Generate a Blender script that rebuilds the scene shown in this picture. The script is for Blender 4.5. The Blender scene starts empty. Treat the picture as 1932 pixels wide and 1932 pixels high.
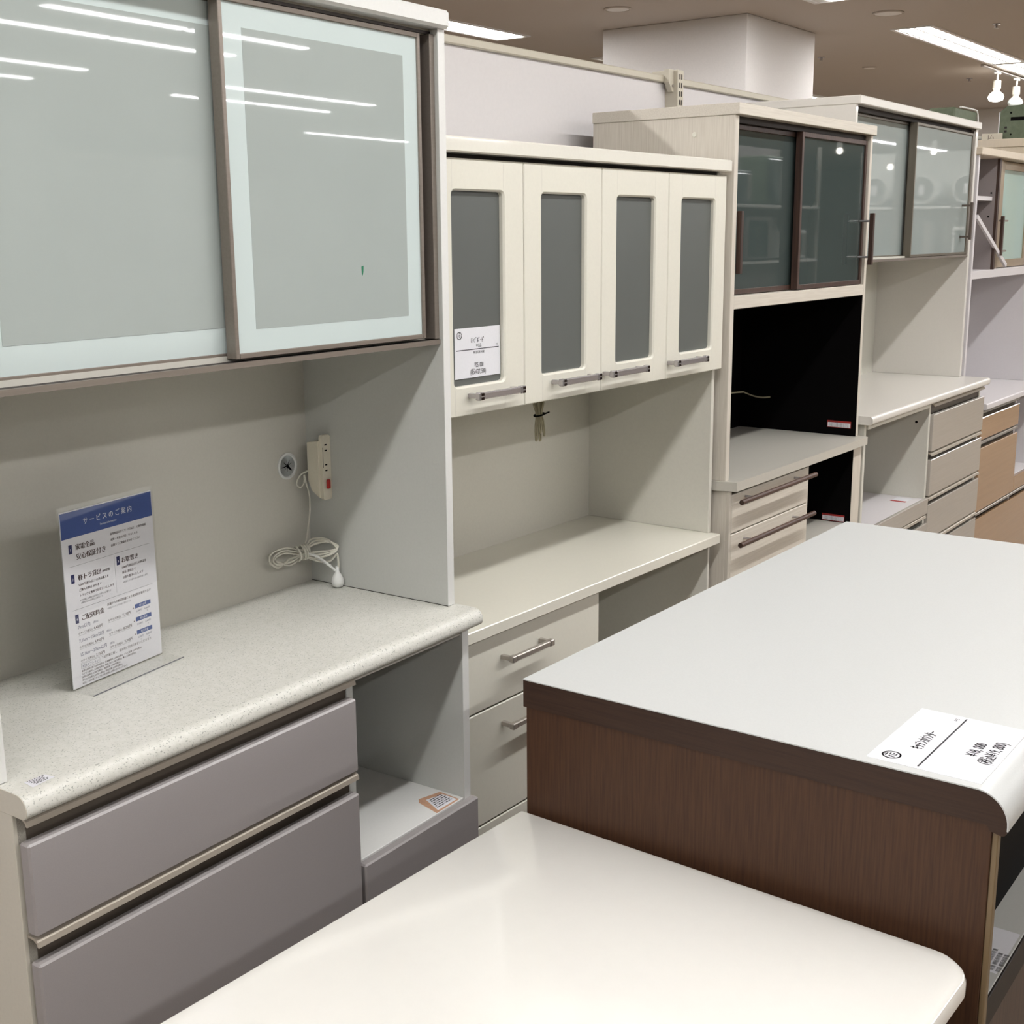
import bpy, math, random
from mathutils import Matrix, Vector
random.seed(4)
D = bpy.data
SC = bpy.context.scene
COL = SC.collection

# ------------------------------------------------------------------ camera, world, exposure
cam_d = D.cameras.new('camera')
cam_d.sensor_fit = 'HORIZONTAL'
cam_d.sensor_width = 36.0
cam_d.lens = 2377.79 / 1932 * 36.0
cam_d.clip_start = 0.02
cam = D.objects.new('camera', cam_d)
COL.objects.link(cam)
R_ = Vector((0.59183879, -0.80601996, -0.00765982))
U_ = Vector((0.17735378, 0.1209444, 0.9766873))
F_ = Vector((0.78630305, 0.57939993, -0.21453028))
M = Matrix.Identity(4)
for i in range(3):
    M[i][0], M[i][1], M[i][2] = R_[i], U_[i], -F_[i]
M[0][3], M[1][3], M[2][3] = -1.90171403, -1.54803477, 1.62797862
cam.matrix_world = M
SC.camera = cam

wd = D.worlds.new('world')
SC.world = wd
wd.use_nodes = True
wd.node_tree.nodes['Background'].inputs[0].default_value = (0.9, 0.86, 0.8, 1)
wd.node_tree.nodes['Background'].inputs[1].default_value = 0.05

SC.view_settings.view_transform = 'Standard'
SC.view_settings.look = 'None'
SC.view_settings.gamma = 1.0
SC.view_settings.use_curve_mapping = False
SC.view_settings.exposure = 0.0
LAMP = 55.0            # radiance of the ceiling strips
CEIL_Z = 3.0
cy = SC.cycles
cy.use_light_tree = False
cy.light_sampling_threshold = 0.06
cy.max_bounces = 4
cy.diffuse_bounces = 2
cy.glossy_bounces = 3
cy.transmission_bounces = 2
cy.transparent_max_bounces = 8
cy.caustics_reflective = False
cy.caustics_refractive = False
cy.adaptive_threshold = 0.02
cy.sample_clamp_indirect = 8.0


# ------------------------------------------------------------------ materials
def lin(c):
    return tuple((v / 12.92 if v <= .04045 else ((v + .055) / 1.055) ** 2.4) for v in [x / 255 for x in c])


MATS = {}


def mat(name, rgb, rough=.45, spec=.5, metal=0.0, coat=0.0, emit=None, estr=0.0, kind=None, amt=.1, scale=30.0, rgb2=None, bump=0.0, coat_rough=.03):
    m = D.materials.new(name)
    m.use_nodes = True
    nt = m.node_tree
    b = nt.nodes['Principled BSDF']
    c = lin(rgb)
    b.inputs['Base Color'].default_value = (*c, 1)
    b.inputs['Roughness'].default_value = rough
    b.inputs['Specular IOR Level'].default_value = spec
    b.inputs['Metallic'].default_value = metal
    b.inputs['Coat Weight'].default_value = coat
    b.inputs['Coat Roughness'].default_value = coat_rough
    if emit:
        b.inputs['Emission Color'].default_value = (*lin(emit), 1)
        b.inputs['Emission Strength'].default_value = estr
    if kind:
        tc = nt.nodes.new('ShaderNodeTexCoord')
        mp = nt.nodes.new('ShaderNodeMapping')
        nt.links.new(tc.outputs['Object'], mp.inputs['Vector'])
        nz = nt.nodes.new('ShaderNodeTexNoise')
        nt.links.new(mp.outputs['Vector'], nz.inputs['Vector'])
        nz.inputs['Scale'].default_value = scale
        nz.inputs['Detail'].default_value = 3
        nz.inputs['Roughness'].default_value = .6
        ramp = nt.nodes.new('ShaderNodeValToRGB')
        c2 = lin(rgb2) if rgb2 else tuple(v * (1 - amt) for v in c)
        ramp.color_ramp.elements[0].color = (*c2, 1)
        ramp.color_ramp.elements[1].color = (*c, 1)
        if kind == 'grain_z':
            mp.inputs['Scale'].default_value = (1, 1, .035)
        elif kind == 'grain_y':
            mp.inputs['Scale'].default_value = (1, .03, 1)
        elif kind == 'grain_x':
            mp.inputs['Scale'].default_value = (.03, 1, 1)
        ramp.color_ramp.elements[0].position = .32
        ramp.color_ramp.elements[1].position = .62
        nt.links.new(nz.outputs['Fac'], ramp.inputs['Fac'])
        nt.links.new(ramp.outputs['Color'], b.inputs['Base Color'])
        if kind == 'speckle':
            ramp.color_ramp.elements[0].position = .34
            ramp.color_ramp.elements[1].position = .41
            n2 = nt.nodes.new('ShaderNodeTexNoise')
            n2.inputs['Scale'].default_value = scale * .35
            n2.inputs['Detail'].default_value = 4
            nt.links.new(mp.outputs['Vector'], n2.inputs['Vector'])
            r2 = nt.nodes.new('ShaderNodeValToRGB')
            r2.color_ramp.elements[0].position = .38
            r2.color_ramp.elements[1].position = .6
            r2.color_ramp.elements[0].color = (.93, .935, .92, 1)
            r2.color_ramp.elements[1].color = (1, 1, 1, 1)
            nt.links.new(n2.outputs['Fac'], r2.inputs['Fac'])
            mx = nt.nodes.new('ShaderNodeMix')
            mx.data_type = 'RGBA'
            mx.blend_type = 'MULTIPLY'
            mx.inputs[0].default_value = 1
            nt.links.new(ramp.outputs['Color'], mx.inputs[6])
            nt.links.new(r2.outputs['Color'], mx.inputs[7])
            nt.links.new(mx.outputs[2], b.inputs['Base Color'])
        if bump:
            bp = nt.nodes.new('ShaderNodeBump')
            bp.inputs['Strength'].default_value = bump
            bp.inputs['Distance'].default_value = .002
            nt.links.new(nz.outputs['Fac'], bp.inputs['Height'])
            nt.links.new(bp.outputs['Normal'], b.inputs['Normal'])
    MATS[name] = m
    return m


mat('floor', (150, 134, 114), rough=.4, kind='grain_x', scale=9, rgb2=(128, 111, 92))
mat('ceiling', (197, 187, 178), rough=.9, spec=.1, kind='noise', scale=300, amt=.06)
mat('wall', (176, 168, 158), rough=.85, spec=.2, kind='noise', scale=120, amt=.03)
mat('column', (236, 232, 229), rough=.8, spec=.2, kind='noise', scale=90, amt=.03)
mat('white_laminate', (209, 209, 203), rough=.42, kind='noise', scale=200, amt=.03)
mat('inner_white', (214, 210, 199), rough=.5, kind='noise', scale=200, amt=.03)
mat('edge_white', (236, 235, 231), rough=.35, kind='noise', scale=200, amt=.02)
mat('cream_edge', (222, 216, 202), rough=.4, kind='noise', scale=200, amt=.03)
mat('stone', (225, 223, 215), rough=.36, kind='speckle', scale=300, rgb2=(160, 161, 152))
mat('mauve', (167, 161, 160), rough=.38, spec=.5, coat=.25, coat_rough=.2, kind='noise', scale=600, amt=.05)
mat('aluminium', (148, 138, 129), rough=.36, metal=.55, kind='grain_x', scale=220, amt=.08)
mat('bronze', (118, 110, 98), rough=.4, metal=.45, kind='grain_z', scale=220, amt=.08)
mat('rail_lip_lit', (190, 180, 166), rough=.35, metal=.3, kind='grain_x', scale=220, amt=.06)  # aluminium lightened: the lip's highlight is put into the colour
mat('rail_recess_shade', (100, 91, 81), rough=.45, metal=.4, kind='grain_x', scale=220, amt=.08)  # same aluminium darkened: recess shade is put into the colour
mat('aluminium_shade', (52, 44, 40), rough=.4, metal=.6, kind='grain_x', scale=220, amt=.08)  # aluminium darkened to carry the shade under the cap
mat('dark_gap', (40, 32, 28), rough=.6, kind='noise', scale=80, amt=.1)  # near-black for painted gap shade; also real slots, joints and dark fittings
mat('mint_glass', (214, 226, 224), rough=.02, spec=.6, kind='noise', scale=3, amt=.02)
mat('film', (176, 184, 180), rough=.02, spec=.6, kind='noise', scale=4, amt=.03)
mat('green_tape', (20, 120, 84), rough=.5, kind='noise', scale=90, amt=.1)
mat('cream', (240, 236, 222), rough=.28, coat=.3, kind='noise', scale=150, amt=.02)
mat('cream_gloss', (244, 240, 228), rough=.22, coat=.5, kind='noise', scale=150, amt=.02)
mat('cream_inner', (232, 228, 216), rough=.45, kind='noise', scale=150, amt=.03)
mat('frost', (100, 103, 100), rough=.32, spec=.55, kind='noise', scale=6, amt=.04)
mat('chrome', (186, 181, 182), rough=.24, metal=.7, kind='grain_x', scale=200, amt=.05)
mat('steel', (178, 170, 162), rough=.3, metal=.6, kind='grain_x', scale=200, amt=.08)
mat('bronze_handle', (104, 92, 84), rough=.35, metal=.6, kind='grain_z', scale=200, amt=.08)
mat('chrome_band', (60, 50, 48), rough=.25, metal=.8, kind='grain_x', scale=200, amt=.08)
mat('greige_wood', (224, 216, 203), rough=.5, kind='grain_z', scale=260, rgb2=(212, 203, 189))
mat('greige_wood_x', (224, 216, 203), rough=.5, kind='grain_x', scale=260, rgb2=(212, 203, 189))
mat('greige_top', (206, 201, 190), rough=.3, kind='noise', scale=180, amt=.03)
mat('brown_frame', (74, 52, 42), rough=.45, kind='grain_z', scale=120, rgb2=(52, 36, 30))
mat('brown_bar', (88, 62, 50), rough=.4, kind='grain_x', scale=150, rgb2=(62, 42, 36))
mat('black', (8, 6, 7), rough=.6, spec=.06, kind='noise', scale=120, amt=.15)
mat('dark_glass', (70, 80, 78), rough=.02, spec=.95, kind='noise', scale=3, amt=.04)
mat('grey_glass', (166, 174, 171), rough=.02, spec=.95, kind='noise', scale=3, amt=.04)
mat('green_glass', (172, 196, 188), rough=.03, spec=.7, kind='noise', scale=3, amt=.04)
mat('pearl_white', (232, 227, 219), rough=.3, coat=.3, kind='noise', scale=150, amt=.02)
mat('pearl_inner', (222, 219, 207), rough=.45, kind='noise', scale=150, amt=.03)
mat('pearl_drawer', (180, 173, 164), rough=.16, coat=.6, kind='grain_x', scale=150, amt=.05)
mat('lilac_white', (226, 221, 222), rough=.35, kind='noise', scale=150, amt=.02)
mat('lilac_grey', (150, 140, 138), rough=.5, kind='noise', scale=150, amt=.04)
mat('tan_gloss', (172, 138, 106), rough=.12, coat=.6, kind='grain_x', scale=120, amt=.05)
mat('beige', (222, 208, 188), rough=.5, kind='grain_z', scale=90, amt=.04)
mat('tan_metal', (178, 160, 136), rough=.35, metal=.5, kind='grain_z', scale=200, amt=.08)
mat('walnut', (80, 54, 37), rough=.5, spec=.3, kind='grain_z', scale=330, rgb2=(66, 43, 31))
mat('walnut_band', (64, 45, 35), rough=.5, spec=.3, kind='grain_y', scale=330, rgb2=(54, 37, 29))
mat('oak_edge', (128, 108, 80), rough=.5, kind='grain_z', scale=120, amt=.1)
mat('counter_white', (209, 210, 208), rough=.4, kind='noise', scale=420, amt=.035, bump=.05)
mat('gloss_white', (250, 247, 240), rough=.1, coat=.5, kind='noise', scale=40, amt=.01)
mat('card', (238, 237, 241), rough=.6, kind='noise', scale=200, amt=.02)
mat('ink', (44, 42, 48), rough=.7, kind='noise', scale=200, amt=.1)
mat('ink_grey', (120, 120, 124), rough=.7, kind='noise', scale=200, amt=.1)
mat('ink_blue', (62, 86, 150), rough=.6, kind='noise', scale=200, amt=.06)
mat('ink_navy', (44, 48, 96), rough=.6, kind='noise', scale=200, amt=.06)
mat('ink_white', (240, 242, 248), rough=.6, kind='noise', scale=200, amt=.02)
mat('ink_brown', (70, 48, 44), rough=.7, kind='noise', scale=200, amt=.1)
mat('sticker_orange', (206, 160, 130), rough=.6, kind='noise', scale=150, amt=.12)
mat('sticker_red', (176, 44, 40), rough=.6, kind='noise', scale=150, amt=.1)
mat('plastic_cream', (236, 228, 208), rough=.4, kind='noise', scale=200, amt=.03)
mat('plastic_white', (240, 240, 236), rough=.4, kind='noise', scale=200, amt=.02)
mat('grommet', (214, 220, 218), rough=.5, kind='noise', scale=200, amt=.03)
mat('red_switch', (176, 26, 22), rough=.3, kind='noise', scale=200, amt=.08)
mat('cord_cream', (232, 228, 214), rough=.5, kind='noise', scale=200, amt=.05)
mat('cord_olive', (176, 168, 138), rough=.5, kind='noise', scale=200, amt=.06)
mat('panel_white', (236, 231, 230), rough=.75, spec=.25, kind='noise', scale=80, amt=.02)
mat('rail_beige', (214, 206, 188), rough=.4, kind='noise', scale=120, amt=.03)
mat('lamp_house', (240, 238, 236), rough=.6, kind='noise', scale=100, amt=.02)
mat('tube', (251, 251, 251), rough=.5, emit=(251, 251, 251), estr=LAMP, kind='noise', scale=10, amt=.0)
mat('spot_glow', (255, 246, 230), rough=.5, emit=(255, 248, 236), estr=11.0, kind='noise', scale=10, amt=.0)
mat('green_paint', (104, 114, 92), rough=.55, kind='noise', scale=40, rgb2=(92, 102, 80))
mat('grey_disc', (120, 122, 120), rough=.5, kind='noise', scale=40, amt=.08)

MATS['spot_glow'].cycles.emission_sampling = 'NONE'      # tiny bulbs: found by bounces, not sampled as lamps
# clear acrylic
ac = D.materials.new('acrylic')
ac.use_nodes = True
nt = ac.node_tree
nt.nodes.clear()
out = nt.nodes.new('ShaderNodeOutputMaterial')
tr = nt.nodes.new('ShaderNodeBsdfTransparent')
tr.inputs[0].default_value = (.993, .993, .99, 1)
gl = nt.nodes.new('ShaderNodeBsdfGlossy')
gl.inputs['Roughness'].default_value = .03
lw = nt.nodes.new('ShaderNodeLayerWeight')
lw.inputs[0].default_value = .3
fr = nt.nodes.new('ShaderNodeMath')
fr.operation = 'MULTIPLY_ADD'
fr.inputs[1].default_value = .09
fr.inputs[2].default_value = .03
nt.links.new(lw.outputs['Facing'], fr.inputs[0])
mx = nt.nodes.new('ShaderNodeMixShader')
nt.links.new(fr.outputs[0], mx.inputs[0])
nt.links.new(tr.outputs[0], mx.inputs[1])
nt.links.new(gl.outputs[0], mx.inputs[2])
nt.links.new(mx.outputs[0], out.inputs[0])
MATS['acrylic'] = ac


# ------------------------------------------------------------------ mesh helpers
class MB:
    def __init__(s):
        s.v, s.f = [], []

    def add(s, vs, fs):
        n = len(s.v)
        s.v += [tuple(p) for p in vs]
        s.f += [tuple(i + n for i in f) for f in fs]
        return s

    def box(s, x0, x1, y0, y1, z0, z1, b=0.0):
        x0, x1 = min(x0, x1), max(x0, x1)
        y0, y1 = min(y0, y1), max(y0, y1)
        z0, z1 = min(z0, z1), max(z0, z1)
        if b <= 0:
            return s.add([(x0, y0, z0), (x1, y0, z0), (x1, y1, z0), (x0, y1, z0), (x0, y0, z1), (x1, y0, z1), (x1, y1, z1), (x0, y1, z1)],
                         [(0, 3, 2, 1), (4, 5, 6, 7), (0, 1, 5, 4), (1, 2, 6, 5), (2, 3, 7, 6), (3, 0, 4, 7)])
        b = min(b, (x1 - x0) * .45, (y1 - y0) * .45, (z1 - z0) * .45)
        lo, hi = (x0, y0, z0), (x1, y1, z1)
        vs, ix = [], {}
        for sx in (0, 1):
            for sy in (0, 1):
                for sz in (0, 1):
                    sg = (sx, sy, sz)
                    for ax in range(3):       # vertex lying on the face of axis ax
                        p = []
                        for k in range(3):
                            base = hi[k] if sg[k] else lo[k]
                            p.append(base if k == ax else base + (-b if sg[k] else b))
                        ix[(sg, ax)] = len(vs)
                        vs.append(tuple(p))
        fs = []
        for ax in range(3):
            o = [k for k in range(3) if k != ax]
            for sd in (0, 1):
                q = []
                for a, c in ((0, 0), (1, 0), (1, 1), (0, 1)):
                    sg = [0, 0, 0]
                    sg[ax] = sd
                    sg[o[0]] = a
                    sg[o[1]] = c
                    q.append(ix[(tuple(sg), ax)])
                fs.append(q)
            for a in (0, 1):                  # edges along axis ax
                for c in (0, 1):
                    sg0, sg1 = [0, 0, 0], [0, 0, 0]
                    sg1[ax] = 1
                    for sg in (sg0, sg1):
                        sg[o[0]], sg[o[1]] = a, c
                    fs.append([ix[(tuple(sg0), o[0])], ix[(tuple(sg1), o[0])], ix[(tuple(sg1), o[1])], ix[(tuple(sg0), o[1])]])
        for sx in (0, 1):
            for sy in (0, 1):
                for sz in (0, 1):
                    fs.append([ix[((sx, sy, sz), k)] for k in range(3)])
        return s.add(vs, fs)

    def prism(s, poly, a0, a1, axis='x'):
        """extrude a polygon; axis x: poly is (y,z); axis z: poly is (x,y); axis y: poly is (x,z)"""
        n = len(poly)

        def P(q, a):
            return (a, q[0], q[1]) if axis == 'x' else ((q[0], q[1], a) if axis == 'z' else (q[0], a, q[1]))
        vs = [P(q, a0) for q in poly] + [P(q, a1) for q in poly]
        fs = [tuple(range(n))[::-1], tuple(range(n, 2 * n))] + [(i, (i + 1) % n, n + (i + 1) % n, n + i) for i in range(n)]
        return s.add(vs, fs)

    def cyl(s, c0, c1, r, n=16, r1=None, caps=True):
        c0, c1 = Vector(c0), Vector(c1)
        d = (c1 - c0).normalized()
        u = d.orthogonal().normalized()
        w = d.cross(u)
        r1 = r if r1 is None else r1
        vs = []
        for c, rr in ((c0, r), (c1, r1)):
            for i in range(n):
                t = 2 * math.pi * i / n
                vs.append(c + (u * math.cos(t) + w * math.sin(t)) * rr)
        fs = [(i, (i + 1) % n, n + (i + 1) % n, n + i) for i in range(n)]
        if caps:
            fs += [tuple(range(n))[::-1], tuple(range(n, 2 * n))]
        return s.add(vs, fs)

    def tube(s, pts, r, n=8, closed=False):
        pts = [Vector(p) for p in pts]
        m = len(pts)
        vs = []
        prev = None
        for i, p in enumerate(pts):
            a = pts[(i - 1) % m] if (closed or i > 0) else p
            b = pts[(i + 1) % m] if (closed or i < m - 1) else p
            d = (b - a).normalized()
            if prev is None:
                u = d.orthogonal().normalized()
            else:
                u = (prev - d * prev.dot(d)).normalized()
            prev = u
            w = d.cross(u)
            for k in range(n):
                t = 2 * math.pi * k / n
                vs.append(p + (u * math.cos(t) + w * math.sin(t)) * r)
        fs = []
        for i in range(m if closed else m - 1):
            j = (i + 1) % m
            fs += [(i * n + k, i * n + (k + 1) % n, j * n + (k + 1) % n, j * n + k) for k in range(n)]
        if not closed:
            fs += [tuple(range(n))[::-1], tuple(range((m - 1) * n, m * n))]
        return s.add(vs, fs)

    def lathe(s, prof, c, axis='z', n=24):
        """prof: list of (radius, height) turned about an axis through c"""
        vs = []
        for r, h in prof:
            for k in range(n):
                t = 2 * math.pi * k / n
                a, b = r * math.cos(t), r * math.sin(t)
                p = {'z': (a, b, h), 'y': (a, h, b), 'x': (h, a, b)}[axis]
                vs.append((c[0] + p[0], c[1] + p[1], c[2] + p[2]))
        m = len(prof)
        fs = []
        for i in range(m - 1):
            fs += [(i * n + k, i * n + (k + 1) % n, (i + 1) * n + (k + 1) % n, (i + 1) * n + k) for k in range(n)]
        fs += [tuple(range(n))[::-1], tuple(range((m - 1) * n, m * n))]
        return s.add(vs, fs)

    def xf(s, mtx):
        s.v = [tuple(mtx @ Vector(p)) for p in s.v]
        return s

    def build(s, name, material, parent=None, smooth=None):
        me = D.meshes.new(name)
        me.from_pydata(s.v, [], s.f)
        import bmesh
        bm = bmesh.new()
        bm.from_mesh(me)
        bmesh.ops.recalc_face_normals(bm, faces=bm.faces)
        bm.to_mesh(me)
        bm.free()
        if smooth:
            me.shade_smooth()
            me.set_sharp_from_angle(angle=math.radians(smooth))
        me.materials.append(MATS[material])
        o = D.objects.new(name, me)
        COL.objects.link(o)
        o.parent = parent
        return o


def B(name, material, parent, x0, x1, y0, y1, z0, z1, b=.0012):
    return MB().box(x0, x1, y0, y1, z0, z1, b).build(name, material, parent)


def thing(name, label, cat, loc=(0, 0, 0), rz=0.0, group=None):
    o = D.objects.new(name, None)
    COL.objects.link(o)
    o.empty_display_size = .05
    o.location = loc
    o.rotation_euler = (0, 0, math.radians(rz))
    o['label'] = label
    o['category'] = cat
    if group:
        o['group'] = group
    return o


def tag(o, label, cat, group=None):
    o['label'] = label
    o['category'] = cat
    if group:
        o['group'] = group
    return o


def struct(o):
    o['kind'] = 'structure'
    return o


def rebase(root, p):
    """moves a thing's Empty to the local point p without moving its parts"""
    p = Vector(p)
    root.location = root.location + Matrix.Rotation(root.rotation_euler.z, 3, 'Z') @ p
    for ch in root.children:
        ch.location = ch.location - p


def copy_tree(o, parent=None):
    c = o.copy()
    COL.objects.link(c)
    c.parent = parent
    for ch in list(o.children):
        copy_tree(ch, c)
    return c


def text_into(mb, body, size, x, y, align='LEFT', bold=0.0, sx=1.0):
    """adds flat lettering to mb in the xy plane (z = 0)"""
    cu = D.curves.new('lettering', 'FONT')
    cu.body = body
    cu.size = size
    cu.align_x = align
    cu.resolution_u = 2
    ob = D.objects.new('lettering', cu)
    COL.objects.link(ob)
    bpy.context.view_layer.update()
    ev = ob.evaluated_get(bpy.context.evaluated_depsgraph_get())
    me = ev.to_mesh()
    for dx in ((0,) if bold == 0 else (-bold, bold)):
        mb.add([(x + dx + v.co.x * sx, y + v.co.y, 0) for v in me.vertices], [tuple(p.vertices) for p in me.polygons])
    ev.to_mesh_clear()
    D.objects.remove(ob)
    D.curves.remove(cu)
    return mb


def flat(mb, x0, x1, y0, y1):
    return mb.add([(x0, y0, 0), (x1, y0, 0), (x1, y1, 0), (x0, y1, 0)], [(0, 1, 2, 3)])


def frame_panel(x0, x1, z0, z1, hx0, hx1, hz0, hz1, y0, y1, r=.008, cham=.003, n=4):
    """a board in the xz plane, front at y0, with a round-cornered hole with a chamfered rim"""
    mb = MB()

    def loop(d):
        pts = []
        cs = [(hx1 - r, hz1 - r, 0), (hx0 + r, hz1 - r, 90), (hx0 + r, hz0 + r, 180), (hx1 - r, hz0 + r, 270)]
        for cx, cz, a0 in cs:
            for i in range(n + 1):
                t = math.radians(a0 + 90 * i / n)
                pts.append((cx + (r + d) * math.cos(t), cz + (r + d) * math.sin(t)))
        return pts
    corners = [(x1, z1), (x0, z1), (x0, z0), (x1, z0)]
    k = n + 1
    N = 4 * k
    e = .002
    cin = [(x1 - e, z1 - e), (x0 + e, z1 - e), (x0 + e, z0 + e), (x1 - e, z0 + e)]
    vs = [(p[0], y0, p[1]) for p in cin]                     # 0-3 front corners (inset)
    vs += [(p[0], y0 + e, p[1]) for p in corners]            # 4-7 edge
    vs += [(p[0], y1, p[1]) for p in corners]                # 8-11 back
    base = 12
    for d, y in ((cham, y0), (0, y0 + cham), (0, y1)):
        vs += [(p[0], y, p[1]) for p in loop(d)]
    fs = []
    for side, (cb, lb) in enumerate(((0, base), (8, base + 2 * N))):
        for c in range(4):
            for i in range(n):
                fs.append((cb + c, lb + c * k + i, lb + c * k + i + 1))
            c2 = (c + 1) % 4
            fs.append((cb + c, lb + c * k + n, lb + c2 * k, cb + c2))
    for lv in (0, 1):
        a, b = base + lv * N, base + (lv + 1) * N
        fs += [(a + i, a + (i + 1) % N, b + (i + 1) % N, b + i) for i in range(N)]
    for a, b in ((0, 4), (4, 8)):
        fs += [(a + c, a + (c + 1) % 4, b + (c + 1) % 4, b + c) for c in range(4)]
    return mb.add(vs, fs)


def arc(cx, cy, r, a0, a1, n):
    return [(cx + r * math.cos(math.radians(a0 + (a1 - a0) * i / n)), cy + r * math.sin(math.radians(a0 + (a1 - a0) * i / n))) for i in range(n + 1)]


def nose_profile(yf, yb, zb, zt, rt=.018, rb=.01, n=6):
    """counter section, (y,z), rounded front at y=yf"""
    return [(yb, zb)] + arc(yf + rb, zb + rb, rb, 270, 180, n) + arc(yf + rt, zt - rt, rt, 180, 90, n) + [(yb, zt)]


def pull_rail(root, y, zt, drop, x0, x1, m_='rail_lip_lit'):
    """hooked aluminium pull rail: a lightened lip at the top, a strip painted with recess shade behind"""
    lip = [(y + .027, zt), (y + .009, zt), (y + .002, zt - .005), (y, zt - .013), (y + .003, zt - .013), (y + .005, zt - .008), (y + .011, zt - .004), (y + .027, zt - .004)]
    o = MB().prism(lip, x0, x1).build('pull_rail', m_, root, 40)
    MB().box(x0 + .001, x1 - .001, y + .0255, y + .0275, zt - drop, zt - .0042).build('rail_recess_shade', 'rail_recess_shade', o)
    return o


def sliding_door(root, fm, gm, x0, x1, y0, y1, z0, z1, fw=.009, gy=.0035, label=None):
    """frame of four bars as one mesh, with a pane inside"""
    fr = MB()
    fr.box(x0, x0 + fw, y0, y1, z0, z1, .001)
    fr.box(x1 - fw, x1, y0, y1, z0, z1, .001)
    fr.box(x0 + fw, x1 - fw, y0, y1, z1 - fw, z1, .001)
    fr.box(x0 + fw, x1 - fw, y0, y1, z0, z0 + fw, .001)
    d = fr.build('door', fm, root)
    MB().box(x0 + fw * .8, x1 - fw * .8, y0 + gy, y0 + gy + .004, z0 + fw * .8, z1 - fw * .8).build('glass_pane', gm, d)
    if label:
        d['label'] = label
    return d


# ------------------------------------------------------------------ the hall
RX0, RX1, RY0, RY1 = -12.0, 26.0, -13.0, 9.0
struct(MB().box(RX0, RX1, RY0, RY1, -.08, 0).build('floor', 'floor'))['label'] = 'brown wood-look shop floor'
struct(MB().box(RX0, RX1, RY0, RY1, CEIL_Z, CEIL_Z + .07).build('ceiling', 'ceiling'))
for nm, q in (('wall_right', (RX1, RX1 + .1, RY0, RY1)), ('wall_left', (RX0 - .1, RX0, RY0, RY1)), ('wall_back', (RX0, RX1, RY1, RY1 + .1)), ('wall_front', (RX0, RX1, RY0 - .1, RY0))):
    struct(MB().box(q[0], q[1], q[2], q[3], 0, CEIL_Z + .12).build(nm, 'wall'))
struct(MB().box(13.5, 13.6, -.4, RY1, 0, CEIL_Z).build('wall_end', 'column'))
struct(MB().box(5.87, 6.94, 2.28, 3.37, 0, CEIL_Z, .004).build('wall_column', 'column'))['label'] = 'square white building column rising to the ceiling'

# ceiling strip lights (the ceiling soffit lies at CEIL_Z, lamps are let into a shallow trough)
LEN = 2.34


def strip_light(twin=False):
    root = thing('ceiling_light', 'long recessed fluorescent ceiling light over the sales floor', 'ceiling light', group='recessed strip lights over the sales floor')
    h = MB()
    h.box(0, LEN, -.15, -.125, -.008, 0.0)
    h.box(0, LEN, .125, .15, -.008, 0.0)
    h.box(0, .02, -.125, .125, -.008, 0.0)
    h.box(LEN - .02, LEN, -.125, .125, -.008, 0.0)
    h.box(.02, LEN - .02, -.125, .125, -.002, 0.0)
    h.build('housing', 'lamp_house', root)
    for a in (.03, LEN / 2 + .02):
        b = a + LEN / 2 - .05
        for c in ((-.06, .06) if twin else (0,)):
            MB().add([(a, c - .04, -.005), (a, c + .04, -.005), (b, c + .04, -.005), (b, c - .04, -.005)], [(0, 1, 2, 3)]).build('tube', 'tube', root)
    return root


rows = {4.05: (-4.2, 5.76, 7.0, 12.0), 1.65: (-9.0, 5.8, 7.1, 12.2), -1.07: (-9.0, 5.5, 7.1, 21.8), -3.65: (-9.0, 5.5, 7.1, 21.8), -5.18: (3.2, 5.55, 7.1, 21.8),
        -5.88: (.4, 5.5, 99, 0), -7.42: (.4, 5.4, 6.8, 9.3), -8.27: (2.8, 5.5, 7.05, 9.5), -10.4: (2.8, 5.5, 11.3, 13.8)}
proto = None
for y, (xa, xb, xc, xd) in rows.items():
    xs = []
    x = xb
    while x - LEN >= xa - .5:
        xs.append(x - LEN)
        x -= LEN + .06
    x = xc
    while x + LEN <= xd + .5:
        xs.append(x)
        x += LEN + .06
    for x in xs:
        if (y == 1.65 and x > 7) or (y == 4.05 and abs(x + LEN - xb) < .01):
            o = strip_light(True)
        elif proto is None:
            proto = strip_light()
            o = proto
        else:
            o = copy_tree(proto)
        o.location = (x, y, CEIL_Z)
        o['label'] = 'long recessed fluorescent ceiling light over the sales floor'
        if y == 1.65 and abs(x - xc) < .01:
            o['label'] = 'bright recessed ceiling strip light at the upper right, above the spotlights'
        elif y == 4.05 and abs(x + LEN - xb) < .01:
            o['label'] = 'ceiling strip light whose end shows above the first cupboard\'s top corner'

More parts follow.
